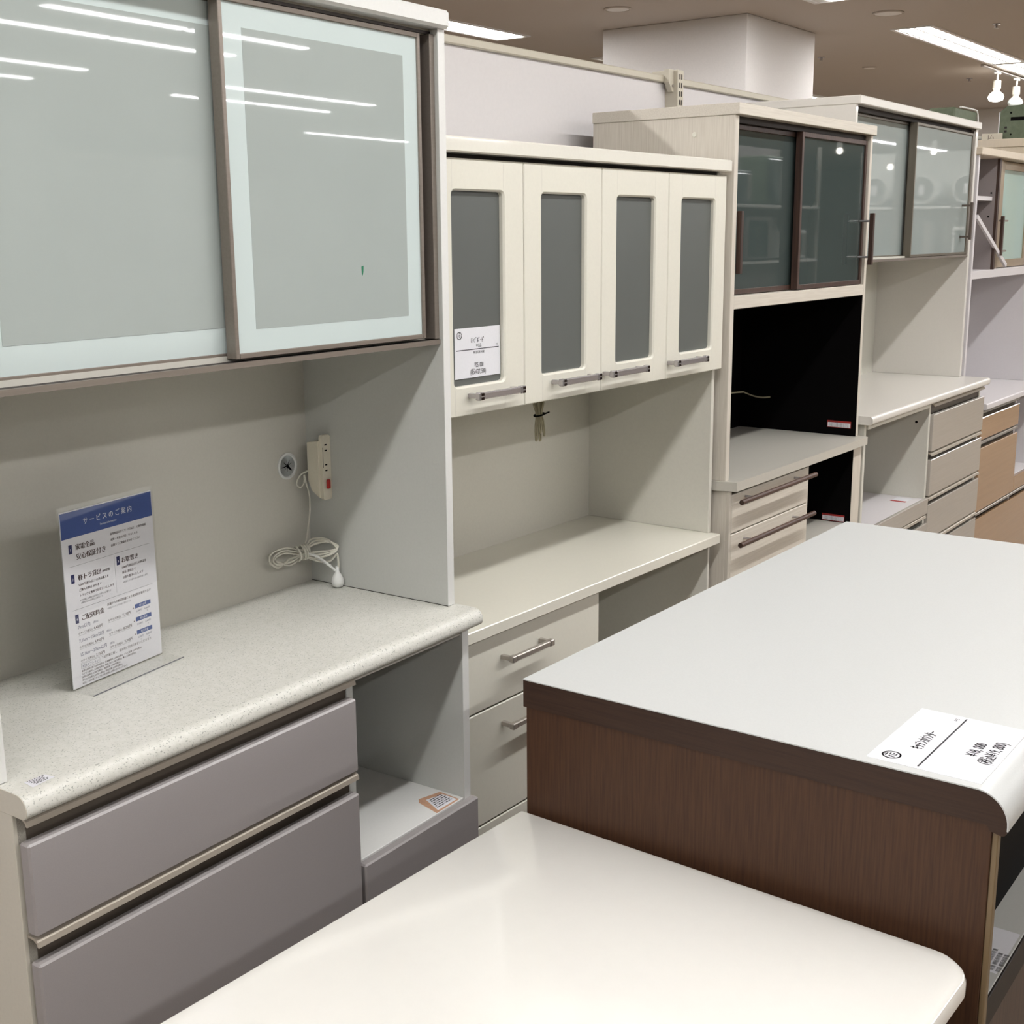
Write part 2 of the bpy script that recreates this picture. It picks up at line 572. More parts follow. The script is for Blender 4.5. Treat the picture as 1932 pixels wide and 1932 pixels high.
# small things on the ceiling
for i, (x, y, r, lab) in enumerate([(5.205, 2.843, .085, 'round flush ceiling speaker left of the column'), (6.43, 1.57, .1, 'round flush ceiling speaker nearest the bright strip light'),
                                    (9.0, 2.67, .06, 'small round ceiling detector right of the column')]):
    t = thing('ceiling_speaker', lab, 'ceiling fitting', (x, y, CEIL_Z))
    MB().lathe([(r, 0), (r, -.006), (r * .9, -.01), (r * .86, -.006), (r * .02, -.006)], (0, 0, 0)).build('rim', 'ceiling', t, 40)
    MB().lathe([(r * .84, -.004), (r * .84, -.0075), (.001, -.0075)], (0, 0, 0)).build('grille', 'column', t, 40)
for x, y, lab in [(10.38, 2.25, 'tiny sprinkler head hanging left of the spotlights'), (8.14, 2.74, 'tiny sprinkler head just right of the column'), (7.33, 1.15, 'tiny sprinkler head above the bright strip light')]:
    t = thing('sprinkler_head', lab, 'sprinkler', (x, y, CEIL_Z))
    MB().lathe([(.028, 0), (.028, -.005), (.009, -.007), (.008, -.025), (.003, -.026)], (0, 0, 0), n=14).build('collar', 'chrome', t, 40)
    MB().lathe([(.015, -.026), (.015, -.029), (.003, -.030)], (0, 0, 0), n=14).build('deflector', 'steel', t, 40)

t = thing('spotlight_track', 'grey spotlight track fixed to the ceiling at the right edge', 'light track', (9.42, 1.85, CEIL_Z - .02))
MB().box(0, 2.6, -.018, .018, 0, .035, .003).build('rail', 'steel', t)
for a in (.5, 2.0):
    MB().cyl((a, 0, .035), (a, 0, .07), .012).build('hanger', 'steel', t)
for x, lab, on in [(9.86, 'lit white track spotlight, the bright one near the right edge', True), (10.46, 'unlit white track spotlight at the very right edge', False)]:
    t = thing('spotlight', lab, 'spotlight', (x, 1.85, CEIL_Z - .02))
    MB().box(-.05, .05, -.016, .016, -.02, -.001, .003).build('adapter', 'plastic_white', t)
    MB().cyl((0, 0, -.02), (0, 0, -.075), .01).build('stem', 'steel', t, 40)
    MB().lathe([(.012, -.07), (.032, -.074), (.034, -.14), (.026, -.15), (.026, -.165), (.004, -.166)], (0, 0, 0)).build('socket', 'rail_beige', t, 35)
    if on:
        MB().lathe([(.026, -.162), (.055, -.185), (.068, -.212), (.055, -.240), (.002, -.252)], (0, 0, 0)).build('bulb', 'spot_glow', t, 60)
    else:
        MB().lathe([(.026, -.162), (.055, -.185), (.068, -.212), (.055, -.240), (.002, -.252)], (0, 0, 0)).build('bulb', 'grommet', t, 60)

# ------------------------------------------------------------------ display partition behind the cupboards
YG = .5568
g = thing('display_partition', 'white display partition with beige top rail and slotted post behind the cupboards', 'partition', (0, YG, 0))
xs = [-3.0, -1.2, .02, 1.823, 3.62, 5.2]
for a, b in ((-2.98, -.78), (-.77, 1.80), (1.85, 4.35), (4.36, 5.6)):
    B('panel', 'panel_white', g, a, b, 0.0, .03, .12, 2.099, .001)
    B('top_rail', 'rail_beige', g, a, b, -.012, .042, 2.098, 2.1192, .003)
    B('base_board', 'rail_beige', g, a, b, -.02, .05, 0, .12, .003)
ps = B('post', 'rail_beige', g, 1.800, 1.838, -.045, .05, 0, 2.137, .002)
for k in range(6):
    for s in (0, 1):
        B('slot', 'dark_gap', ps, 1.8095 + s * .012, 1.8145 + s * .012, -.0462, -.0445, 2.108 - k * .026, 2.124 - k * .026, 0)
br = MB().prism([(1.79, 2.137), (1.80, 2.137), (1.80, 2.07), (1.792, 2.07), (1.768, 2.098), (1.768, 2.137)], -.030, -.013, 'y').build('bracket', 'rail_beige', g)
MB().cyl((1.792, -.034, 2.088), (1.792, -.029, 2.088), .004, 10).build('screw', 'steel', br)
B('post', 'rail_beige', g, -.795, -.765, -.045, .05, 0, 2.137, .002)
B('post', 'rail_beige', g, 4.345, 4.375, -.045, .05, 0, 2.137, .002)

# ------------------------------------------------------------------ first cupboard (grey drawers, pale glass doors)
c1 = thing('kitchen_cupboard', 'tall cupboard with speckled worktop, mauve-grey drawers and large pale glass sliding doors', 'cupboard', (0, 0, 0), 1.7974)
XR, XRI, XLI, XL = 0.0, -.0203, -1.0179, -1.0382
B('side_panel', 'white_laminate', c1, XRI, XR, 0, .381, .9013, 1.9972, .001)
B('side_panel', 'white_laminate', c1, XL, XLI, 0, .381, .9013, 1.9972, .001)
B('joint_strip', 'dark_gap', c1, XRI + .001, XR - .001, .0015, .38, .8999, .9014, 0)
B('joint_strip', 'dark_gap', c1, XL + .001, XLI - .001, .0015, .38, .8999, .9014, 0)
B('edge_band', 'edge_white', c1, XRI, XR, -.0006, 0, .9013, 1.9972, 0)
B('edge_band', 'edge_white', c1, XL, XLI, -.0006, 0, .9013, 1.9972, 0)
B('back_panel', 'inner_white', c1, XLI, XRI, .371, .380, .90, 1.9872, 0)
B('bottom_board', 'inner_white', c1, XLI, XRI, .035, .371, 1.4262, 1.4420, 0)
B('top_board', 'inner_white', c1, XLI, XRI, .02, .371, 1.9872, 1.9972, 0)
B('cap', 'edge_white', c1, -1.047, .0045, -.012, .385, 1.9972, 2.0297, .005)
rp = MB().prism([(.0061, 1.4246), (.05, 1.4246), (.05, 1.4285), (.0125, 1.4285), (.0115, 1.4335), (.0061, 1.4335)], XLI, XRI).build('bottom_rail', 'aluminium', c1)
B('groove_shade', 'dark_gap', c1, XLI, XRI, .0126, .06, 1.4286, 1.4330, 0)  # dark strip painted as the shade inside the track groove
B('top_rail', 'aluminium_shade', c1, XLI, XRI, .016, .06, 1.9875, 1.9925, 0)  # darkened colour imitates the shaded gap between cap and doors
B('door_post', 'aluminium', c1, -.0335, XRI, .008, .06, 1.4345, 1.9872, .001)
B('door_post', 'brown_frame', c1, -.050, -.0335, .038, .06, 1.4345, 1.9872, .001)  # dark brown strip standing in for the shaded gap beside the door
d = sliding_door(c1, 'aluminium', 'mint_glass', -.5415, -.0550, .0130, .0350, 1.4378, 1.9862, .0085)
B('backing_film', 'film', d, -.4920, -.1022, .0162, .0165, 1.4828, 1.9430, 0)
MB().prism([(-.231, 1.576), (-.2255, 1.577), (-.2265, 1.566), (-.2285, 1.5605), (-.2300, 1.561)], .0158, .0161, 'y').build('tape_tab', 'green_tape', d)
d = sliding_door(c1, 'aluminium', 'mint_glass', -1.0150, -.520, .0370, .0590, 1.4378, 1.9862, .0085)
B('backing_film', 'film', d, -.9356, -.5290, .0400, .0403, 1.4870, 1.9430, 0)
# worktop
MB().prism(nose_profile(-.067, .381, .866, .90, .021, .011), -1.0352, .0053).build('worktop', 'stone', c1, 35)
MB().prism(nose_profile(-.0665, .381, .8663, .8997, .021, .011), -1.0362, -1.0352).build('edge_band', 'cream_edge', c1, 35)
# carcass
B('side_panel', 'white_laminate', c1, XRI, XR, -.033, .381, 0, .866, .001)
B('side_panel', 'cream_edge', c1, -1.0352, -1.0155, -.030, .381, 0, .866, .001)
B('edge_band', 'edge_white', c1, XRI, XR, -.0336, -.033, 0, .866, 0)
B('divider', 'white_laminate', c1, -.3625, -.3445, -.030, .371, .06, .866, .001)
B('back_panel', 'inner_white', c1, -1.0155, XRI, .371, .380, .06, .866, 0)
B('plinth', 'mauve', c1, -1.0155, XRI, -.01, .01, 0, .075, 0)
B('front_rail', 'inner_white', c1, -.3445, XRI, -.030, -.012, .8452, .866, .001)
B('shelf', 'edge_white', c1, -.3445, XRI, -.031, .371, .4765, .4955, .001)
for zt, drop, z0, z1 in ((.8645, .045, .6871, .8250), (.6845, .046, .3640, .6443), (.3610, .042, .0800, .3220)):
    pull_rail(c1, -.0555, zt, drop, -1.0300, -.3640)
    dr = B('drawer', 'mauve', c1, -1.0310, -.3634, -.0548, -.0335, z0, z1, .003)
    MB().box(-1.01, -.372, -.0285, .33, z0 + .01, z1 - .02).build('drawer_box', 'inner_white', dr)
B('front_panel', 'mauve', c1, -.3514, .0030, -.0521, -.0325, .3300, .4940, .003)
B('front_panel', 'mauve', c1, -.3514, .0030, -.0521, -.0325, .0800, .3250, .003)
# label on the worktop
st = MB()
st.add([(-1.009, -.0452, .9004), (-.971, -.0405, .9004), (-.9738, -.0210, .9004), (-1.0065, -.0215, .9004)], [(0, 1, 2, 3)])
so = st.build('sticker', 'card', c1)
ln = MB()
for i in range(5):
    yy = -.0245 - .0036 * i
    x = -1.004 + .0012 * i
    while x < -.978 - .002 * (i % 3):
        w_ = random.uniform(.002, .005)
        ln.add([(x, yy, .9006), (x + w_, yy + .0004, .9006), (x + w_, yy + .0021, .9006), (x, yy + .0017, .9006)], [(0, 1, 2, 3)])
        x += w_ + .0012
ln.build('print', 'ink', so)
# worn label in the open bay
zz = .4957
st = MB().add([(-.1097, -.0300, zz), (-.0323, -.0290, zz), (-.0272, .0259, zz), (-.0794, .0406, zz), (-.092, .030, zz)], [(0, 1, 2, 3, 4)])
so = st.build('sticker', 'sticker_orange', c1)
MB().add([(-.098, -.024, zz + .0002), (-.036, -.0245, zz + .0002), (-.033, .014, zz + .0002), (-.074, .026, zz + .0002)], [(0, 1, 2, 3)]).build('sticker_field', 'card', so)
ln = MB()
for i in range(6):
    yy = .016 - i * .0065
    x = -.072 - i * .0035
    while x < -.040:
        w_ = random.uniform(.003, .008)
        ln.add([(x, yy, zz + .0004), (x + w_, yy - .0006, zz + .0004), (x + w_, yy + .0022, zz + .0004), (x, yy + .0028, zz + .0004)], [(0, 1, 2, 3)])
        x += w_ + .0022
ln.build('print', 'ink', so)
# cable outlet in the back panel
gc = (-.0810, .371, 1.1605)
gr = MB().lathe([(.0280, 0), (.0280, -.0025), (.0240, -.0038), (.0222, -.0012)], gc, 'y').build('cable_outlet', 'plastic_white', c1, 40)
MB().lathe([(.0225, -.0004), (.022, -.0012), (.001, -.0012)], gc, 'y').build('membrane', 'grommet', gr)
sl = MB()
for a, L, w_ in ((-42, .016, .0042), (25, .013, .0012), (60, .013, .0016), (95, .012, .001), (140, .013, .0016), (186, .017, .0016), (225, .010, .0008), (270, .012, .0008)):
    c_, s_ = math.cos(math.radians(a)), math.sin(math.radians(a))
    p = [(0, -w_ * .8), (L, -w_ * .3), (L, w_ * .3), (0, w_ * .8)]
    sl.add([(gc[0] + q[0] * c_ - q[1] * s_, gc[1] - .0014, gc[2] + q[0] * s_ + q[1] * c_) for q in p], [(0, 1, 2, 3)])
sl.build('slit', 'black', gr)

rebase(c1, (-.52, .17, 0))

# power strip fixed to the inside of the right panel
ps = thing('power_strip', 'cream power strip with red switch and white cord on the cupboard side panel', 'power strip', (0, 0, 0), 1.7974)
bd = MB()
bd.prism([(.3105, 1.213), (.341, 1.209), (.341, 1.130), (.332, 1.108), (.3105, 1.094)], -.0505, -.0206).build('body', 'plastic_cream', ps)
pl = MB().prism([(-.0470, 1.220), (-.0440, 1.2255), (-.0260, 1.2255), (-.0207, 1.222), (-.0207, 1.092), (-.0250, 1.0885), (-.0420, 1.0885), (-.0460, 1.092)], .3025, .3105, 'y').build('front_plate', 'plastic_cream', ps)
for z in (1.2050, 1.1930, 1.1630, 1.1510):
    B('socket_slot', 'black', pl, -.0385, -.0325, .3019, .3030, z - .0014, z + .0014, 0)
B('groove', 'chrome_band', pl, -.0445, -.0437, .3020, .3030, 1.158, 1.200, 0)
B('switch', 'red_switch', ps, -.0385, -.0290, .2960, .3026, 1.1120, 1.1320, .002)


def smooth_path(pts, n=8):
    P = [Vector(p) for p in pts]
    P = [P[0] * 2 - P[1]] + P + [P[-1] * 2 - P[-2]]
    outp = []
    for i in range(1, len(P) - 2):
        for k in range(n):
            t = k / n
            a, b, c, d_ = P[i - 1], P[i], P[i + 1], P[i + 2]
            outp.append(.5 * ((2 * b) + (-a + c) * t + (2 * a - 5 * b + 4 * c - d_) * t * t + (-a + 3 * b - 3 * c + d_) * t ** 3))
    outp.append(P[-2])
    return outp


cd = MB()
# cord from the strip: small loop behind, then down to the coil
cd.tube(smooth_path([(-.046, .340, 1.150), (-.062, .352, 1.140), (-.070, .356, 1.122), (-.062, .353, 1.114), (-.054, .350, 1.124), (-.0535, .349, 1.140), (-.050, .347, 1.120), (-.045, .345, 1.095),
                     (-.046, .345, 1.060), (-.052, .346, 1.028), (-.060, .345, 1.000), (-.080, .340, .985)]), .0018, 6)
for k in range(3):                      # long loops of the coil
    o1 = .0062 * k
    lift = .003 * (k % 2)
    L = [(-.168 + o1 * 1.4, .348 - lift, .974 - o1 * .2), (-.160 + o1, .350 - lift, .990 - o1 * .8), (-.125, .345, .9965 - o1 * .9), (-.084, .336 - o1 * .3, .985 - o1 * .6), (-.062, .318 + o1, .996 + o1 * .6), (-.046, .300, 1.000 + o1 * .4),
         (-.033 - o1 * .3, .281, .991 - o1 * .5), (-.042 - o1, .288, .982 - o1 * .6), (-.064, .315, .979 - o1), (-.084, .332, .976 - o1 * .5), (-.120, .338, .972 - o1), (-.150, .340, .961 + o1)]
    cd.tube(smooth_path(L + L[:1], 6), .0024, 6)
for k in range(4):                      # the cord wound round the middle
    x = (-.099, -.084, -.078, -.072)[k]
    ring = [(x + .004 * math.sin(a * .7), .336 + .012 * math.sin(a), .9795 + .0155 * math.cos(a)) for a in [2 * math.pi * i / 14 for i in range(14)]]
    cd.tube(ring, .0024, 6, closed=True)
cd.tube(smooth_path([(-.076, .330, .968), (-.060, .312, .959), (-.044, .298, .957), (-.0385, .288, .966), (-.0360, .281, .974), (-.0345, .280, .962), (-.033, .281, .948), (-.0325, .283, .938)]), .0024, 6)
cd.build('cord', 'cord_cream', ps, 60)
tiem = MB()
tiem.tube(smooth_path([(-.078, .326, .978), (-.062, .308, .968), (-.048, .293, .950), (-.036, .285, .935)]), .0026, 6)
for k in range(7):
    q = Vector((-.070, .317, .974)).lerp(Vector((-.047, .292, .949)), k / 6)
    tiem.lathe([(.0036, -.001), (.0036, .001)], q, 'x', 8)
tiem.build('cable_tie', 'plastic_white', ps, 40)
pm = MB()
pm.lathe([(.0035, .030), (.0045, .018), (.009, .012), (.0125, .004), (.0135, -.004), (.011, -.0125), (.004, -.0155)], (-.0350, .2830, .9160), 'z', 18)
pm.build('plug', 'plastic_white', ps, 60)

rebase(ps, (-.04, .32, .9005))

# ------------------------------------------------------------------ A4 notice in an acrylic stand
sg = thing('notice_stand', 'acrylic stand holding a white printed notice with blue header on the speckled worktop', 'sign', (-.7510, .1986, .9001), 9.6408)
ah = MB()
ah.box(-.003, .213, -.048, .047, 0, .0022)
ah.build('acrylic_foot', 'acrylic', sg)
MB().box(-.003, .213, .0012, .0030, .0022, .3080).build('acrylic_plate', 'acrylic', sg)
MB().box(-.003, .213, -.0030, -.0016, .0022, .3080).build('acrylic_plate', 'acrylic', sg)
MB().tube([(-.003, -.048, .0012), (.213, -.048, .0012)], .0009, 6).build('foot_edge', 'ink_grey', sg)
sheet = MB().box(0, .21, -.0010, .0006, .003, .300).build('sheet', 'card', sg)


def vertical(mb, dx, dy, dz):
    """xy lettering -> xz plane facing -y"""
    return mb.xf(Matrix.Translation((dx, dy, dz)) @ Matrix.Rotation(math.radians(90), 4, 'X'))


SH = .297
pb, pn, pk, pg, pw = MB(), MB(), MB(), MB(), MB()
flat(pb, .001, .209, SH - .045, SH - .002)
text_into(pw, 'サ ー ビ ス の ご 案 内', .0120, .105, SH - .0270, 'CENTER', .0002, .94)
text_into(pw, 'Service information', .0048, .105, SH - .0365, 'CENTER')


def badge(x, y, n):
    flat(pn, x, x + .0075, y, y + .0150)
    text_into(pw, n, .0062, x + .0037, y + .0045, 'CENTER')


badge(.014, SH - .071, '1')
text_into(pk, '家電全品', .0106, .0285, SH - .066, bold=.0004)
text_into(pk, '安心保証付き', .0112, .0285, SH - .0825, bold=.0004)
for i, s_ in enumerate(('家電製品は全てで「7日以上」の動作保証', '故障・不具合が起こりましたら', '店舗までご連絡をおかけください')):
    text_into(pk, s_, .0046, .107, SH - .0585 - i * .0098, bold=.0001)
flat(pg, .012, .198, SH - .0925, SH - .0921)
badge(.014, SH - .1205, '2')
text_into(pk, '軽トラ貸出', .0104, .029, SH - .1175, bold=.0004)
text_into(pk, '(60分間)', .0050, .083, SH - .1165, bold=.0002)
for i, s_ in enumerate(('5,000円(税込)以上の商品購入を', 'ご購入の際は 60分まで', 'トラックを無料でお貸しいたします')):
    text_into(pk, s_, .0049, .029, SH - .1275 - i * .0090, bold=.0001)
text_into(pg, '※ご利用には運転免許証のご提示が必要です', .0036, .029, SH - .1535)
text_into(pg, '※燃料代はお客様のご負担です', .0036, .031, SH - .1580)
flat(pg, .1120, .1123, SH - .160, SH - .0960)
badge(.117, SH - .1135, '3')
text_into(pk, 'お取置き', .0102, .128, SH - .1110, bold=.0004)
for i, s_ in enumerate(('5,000円(税込)以上の商品を', '最長1週間まで', 'お取り置きいたします')):
    text_into(pk, s_, .0050, .128, SH - .1215 - i * .0090, bold=.0001)
text_into(pg, '※商品により承れない場合があります', .0036, .128, SH - .1470)
flat(pg, .012, .198, SH - .1655, SH - .1651)
badge(.016, SH - .1885, '4')
text_into(pk, 'ご配送料金', .0104, .029, SH - .1855, bold=.0004)
text_into(pk, '店舗からの配送距離により配送料が異なります', .0050, .088, SH - .1765, bold=.0001)
text_into(pg, '※商品の大きさで料金が変わります', .0036, .088, SH - .1830)
for i, (a, p1, p2) in enumerate((('7km以内', '4,400', '7,150'), ('7.1km〜15km以内', '4,950', '8,250'), ('15.1km〜20km以内', '7,150', '9,350'))):
    y0 = SH - .1985 - i * .0235
    text_into(pn, a, .0080, .020, y0, sx=.92)
    text_into(pn, '(税込)', .0042, .020 + (.034, .062, .067)[i], y0 + .001)
    text_into(pk, '小サイズ(税込)', .0047, .020, y0 - .0098, bold=.00005)
    text_into(pk, p1 + '円', .0064, .054, y0 - .0098, bold=.0001)
    flat(pg, .020, .072, y0 - .0118, y0 - .0115)
    text_into(pk, '大サイズ(税込)', .0047, .087, y0 - .0060, bold=.00005)
    text_into(pk, p2 + '円', .0064, .121, y0 - .0060, bold=.0001)
    flat(pg, .087, .138, y0 - .0082, y0 - .0079)
    text_into(pk, '+', .006, .146, y0 - .001, bold=.0002)
    flat(pb, .152, .190, y0 - .0005, y0 + .0068)
    text_into(pw, '組立設置', .0045, .171, y0 + .0015, 'CENTER')
    text_into(pn, '2,200円', .0042, .161, y0 - .0075, 'CENTER')
    text_into(pn, '4,400円', .0042, .181, y0 - .0075, 'CENTER')
    text_into(pg, '小', .0034, .161, y0 - .0122, 'CENTER')
    text_into(pg, '大', .0034, .181, y0 - .0122, 'CENTER')
yb = SH - .2665
for q in ((.020, .062, yb - .0012, yb - .0008), (.020, .062, yb + .0072, yb + .0076), (.020, .0204, yb - .0012, yb + .0076), (.0616, .062, yb - .0012, yb + .0076)):
    flat(pg, *q)
text_into(pn, '配送オプション', .0052, .0228, yb + .0012)
text_into(pk, '下記作業に関し、配送時に別途料金をいただきます。', .0052, .066, yb + .0030)
for i, s_ in enumerate(('家電引取処分料 2,200円(税込)  洗濯機取付 2,200円(税込)  テレビ設置 3,300円(税込)', 'エアコン取外し 5,500円(税込)  階段上げ 1,100円(税込)  搬入 2,200円(税込)',
                        '家具引取処分 3,300円(税込)  時間指定 1,100円(税込)', '吊り上げ作業 5,500円〜(税込)  別途見積 2,200円(税込)', '※詳しくは店舗スタッフまでお気軽にお問い合わせください。')):
    text_into(pk, s_, .00385, .020, yb - .0062 - i * .0052, bold=.00006)
yo = -.00115
for mb_, m_, dy in ((pb, 'ink_blue', 0), (pn, 'ink_navy', 0), (pk, 'ink_brown', 0), (pg, 'ink_grey', 0), (pw, 'ink_white', -.00015)):
    vertical(mb_, 0, yo + dy, .003).build('printing', m_, sheet)

# ------------------------------------------------------------------ second cupboard (cream, four framed doors)
c2 = thing('kitchen_cupboard', 'cream cupboard with four frosted-glass framed doors above an open worktop niche', 'cupboard', (0, 0, 0), -.8338)
L2, R2, R2I, Y2B = .0175, 1.2263, 1.2106, .4811
B('side_panel', 'cream_inner', c2, R2I, R2, .0778, .490, .8032, 1.7867, .001)
B('side_panel', 'cream_inner', c2, L2, L2 + .0157, .0778, .490, .8032, 1.7867, .001)
B('back_panel', 'cream_inner', c2, L2 + .0157, R2I, Y2B, .490, .8032, 1.7867, 0)
B('bottom_board', 'cream_inner', c2, L2 + .0157, R2I, .0800, Y2B, 1.2700, 1.2870, .001)
B('cap', 'cream_gloss', c2, L2 - .001, 1.2275, .0420, .492, 1.7867, 1.8172, .003)
B('top_gap_shade', 'dark_gap', c2, L2 + .0157, R2I, .0800, .0950, 1.7600, 1.7867, 0)  # strip coloured dark to imitate shade between cap and doors
edges = [(.0195, .3184), (.3208, .6205), (.6229, .9233), (.9257, 1.2253)]
holes = [(.0833, .2497), (.3854, .5554), (.6874, .8596), (.9901, 1.1628)]
hand = [(.1200, .2790), (.4160, .5760), (.6250, .7900), (.9260, 1.0900)]
for i in range(4):
    (a, b), (ha, hb) = edges[i], holes[i]
    d = frame_panel(a, b, 1.2658, 1.7772, ha, hb, 1.3266, 1.7149, .0567, .0775, .009, .004).build('door', 'cream', c2, 25)
    B('glass_pane', 'frost', d, ha - .006, hb + .006, .0690, .0720, 1.3206, 1.7209, 0)
    for gx in (ha - .0005, hb - .0005):
        B('groove', 'cream_inner', d, gx, gx + .0009, .05655, .0575, 1.719, 1.7752, 0)
        B('groove', 'cream_inner', d, gx, gx + .0009, .05655, .0575, 1.2678, 1.3225, 0)
    p, q = hand[i]
    h = MB()
    h.box(p + .016, q - .016, .0225, .0345, 1.2995, 1.3135, .002)
    ho = h.build('handle', 'chrome', d)
    for e0, e1 in ((p, p + .016), (q - .016, q)):
        B('handle_end', 'chrome', ho, e0, e1, .0215, .0355, 1.2985, 1.3145, .002)
        B('handle_band', 'chrome_band', ho, e0 + .004, e0 + .013, .0208, .0225, 1.2996, 1.3052, 0)
        B('handle_band', 'chrome_band', ho, e0 + .004, e0 + .013, .0208, .0225, 1.3078, 1.3134, 0)
        B('handle_post', 'chrome', ho, (e0 + e1) / 2 - .005, (e0 + e1) / 2 + .005, .0355, .0567, 1.3015, 1.3115, .001)
B('worktop', 'cream', c2, L2, 1.2200, .0433, .4905, .7763, .8032, .002)
B('side_panel', 'cream_inner', c2, R2I, R2 - .006, .0760, .490, 0, .7763, .001)
B('side_panel', 'cream_inner', c2, L2, L2 + .0157, .0840, .490, 0, .7763, .001)
B('divider', 'cream_inner', c2, .6320, .6480, .0780, .482, .06, .7763, .001)
B('back_panel', 'cream_inner', c2, L2 + .0157, R2I, .482, .490, .06, .7763, 0)
B('plinth', 'cream_inner', c2, L2 + .0157, R2I, .100, .115, 0, .075, 0)
B('shelf', 'cream_inner', c2, .648, R2I, .080, .482, .300, .318, .001)
for z0, z1, hz in ((.6050, .7700, .7110), (.3345, .6015, .5535), (.0800, .3310, .285)):
    d = B('drawer', 'cream', c2, L2 + .001, .6310, .0633, .0830, z0, z1, .0022)
    p, q = .2290, .3885
    h = MB()
    h.box(p + .016, q - .016, .0255, .0375, hz - .0065, hz + .0065, .002)
    ho = h.build('handle', 'steel', d)
    for e0, e1 in ((p, p + .016), (q - .016, q)):
        B('handle_end', 'steel', ho, e0, e1, .0245, .0385, hz - .0075, hz + .0075, .002)
        B('handle_post', 'steel', ho, (e0 + e1) / 2 - .005, (e0 + e1) / 2 + .005, .0385, .0633, hz - .005, hz + .005, .001)

cb = thing('cable_bundle', 'folded olive-grey cable tied with black wire hanging below the cream cupboard doors', 'cable', (0, 0, 0), -.8338)
m = MB()
for k in range(7):
    dx = (k - 3) * .0045
    dy = .004 * math.sin(k * 2.1)
    bot = (1.128, 1.140, 1.146, 1.126, 1.150, 1.138, 1.144)[k]
    m.tube(smooth_path([(.634 + dx * 2.3, .25 + dy, 1.2694), (.635 + dx * 1.6, .25 + dy, 1.225), (.6365 + dx * .7, .25 + dy * .6, 1.194), (.638 + dx * 1.1, .25 + dy, 1.165),
                        (.640 + dx * 1.2, .25 + dy * 1.3, bot + .006), (.643 + dx * 1.2, .25 + dy * 1.3, bot), (.646 + dx * 1.1, .25 + dy * 1.2, bot + .008), (.643 + dx * .9, .25 + dy, 1.178), (.640 + dx * .7, .25 + dy * .4, 1.194), (.642 + dx * 1.5, .252, 1.225), (.645 + dx * 2.0, .253, 1.2694)], 5), .0022, 6)
m.build('cord', 'cord_olive', cb, 60)
m = MB()
m.tube([(.640 + .018 * math.cos(a), .25 + .010 * math.sin(a), 1.192 + .002 * math.cos(a)) for a in [2 * math.pi * i / 14 for i in range(14)]], .0022, 6, closed=True)
m.tube([(.655, .244, 1.193), (.668, .240, 1.196)], .0022, 6)
m.build('wire_tie', 'black', cb, 60)


rebase(cb, (.64, .25, 1.125))


# price cards -----------------------------------------------------------------
def price_card(name, label, w, h, lines, rule_y, logo):
    """flat card in the xy plane, origin at its lower left, printing as children"""
    root = thing(name, label, 'price card')
    base = MB().box(0, w, 0, h, 0, .0006).build('card', 'card', root)
    t_ = MB()
    for body, size, x, y, al, bold, sx in lines:
        text_into(t_, body, size, x, y, al, bold, sx)
    flat(t_, w * .03, w * .97, rule_y - h * .008, rule_y + h * .008)
    lx, ly, lr = logo
    t_.tube([(lx + lr * math.cos(a), ly + lr * math.sin(a), 0) for a in [2 * math.pi * i / 18 for i in range(18)]], lr * .12, 4, closed=True)
    t_.v = [(v[0], v[1], 0.0) for v in t_.v]
    for q in ((-.6, -.42, -.55, .15), (-.6, -.2, .02, .2), (-.6, -.25, -.2, -.03), (.0, .15, -.55, .3), (.0, .55, .15, .3), (.3, .62, -.2, -.05), (.1, .6, -.55, -.4), (-.5, .4, .48, .62), (-.1, .1, .62, .95)):
        flat(t_, lx + q[0] * lr, lx + q[1] * lr, ly + q[2] * lr, ly + q[3] * lr)
    t_.xf(Matrix.Translation((0, 0, .0008))).build('printing', 'ink', base)
    return root


w, h = .1500, .1025
pc = price_card('price_card', 'white price card in the glass of the cream cupboard\'s first door', w, h,
                [('ﾚﾝｼﾞﾎﾞｰﾄﾞ', .0125, w * .5, h * .70, 'CENTER', .0003, .80), ('中古品', .0085, w * .52, h * .605, 'CENTER', .0001, .7), ('W120 D45 H180', .0078, w * .52, h * .475, 'CENTER', .0001, .66),
                 ('¥25, 000', .0135, w * .52, h * .20, 'CENTER', .0002, .62), ('(税込¥27, 500)', .0138, w * .50, h * .065, 'CENTER', .0002, .61), ('中古', .0055, w * .93, h * .60, 'CENTER', 0, .7)],
                h * .565, (w * .10, h * .86, .0075))
a = math.radians(-.8338)
px, py = .0962, .0680
pc.matrix_world = Matrix.Rotation(a, 4, 'Z') @ Matrix.Translation((px, py, 1.3405)) @ Matrix.Rotation(math.radians(90), 4, 'X')

rebase(c2, (.62, .28, 0))

# ------------------------------------------------------------------ third cupboard (pale wood, black niche, brown-framed doors)
c3 = thing('kitchen_cupboard', 'pale wood-grain cupboard with brown-framed dark glass doors and a black niche', 'cupboard', (1.2461, .03, 0))
c3o = c3.location.copy()


def B3(name, m_, x0, x1, y0, y1, z0, z1, b=.0012, parent=None):
    return MB().box(x0 - c3o.x, x1 - c3o.x, y0 - c3o.y, y1 - c3o.y, z0, z1, b).build(name, m_, parent or c3)


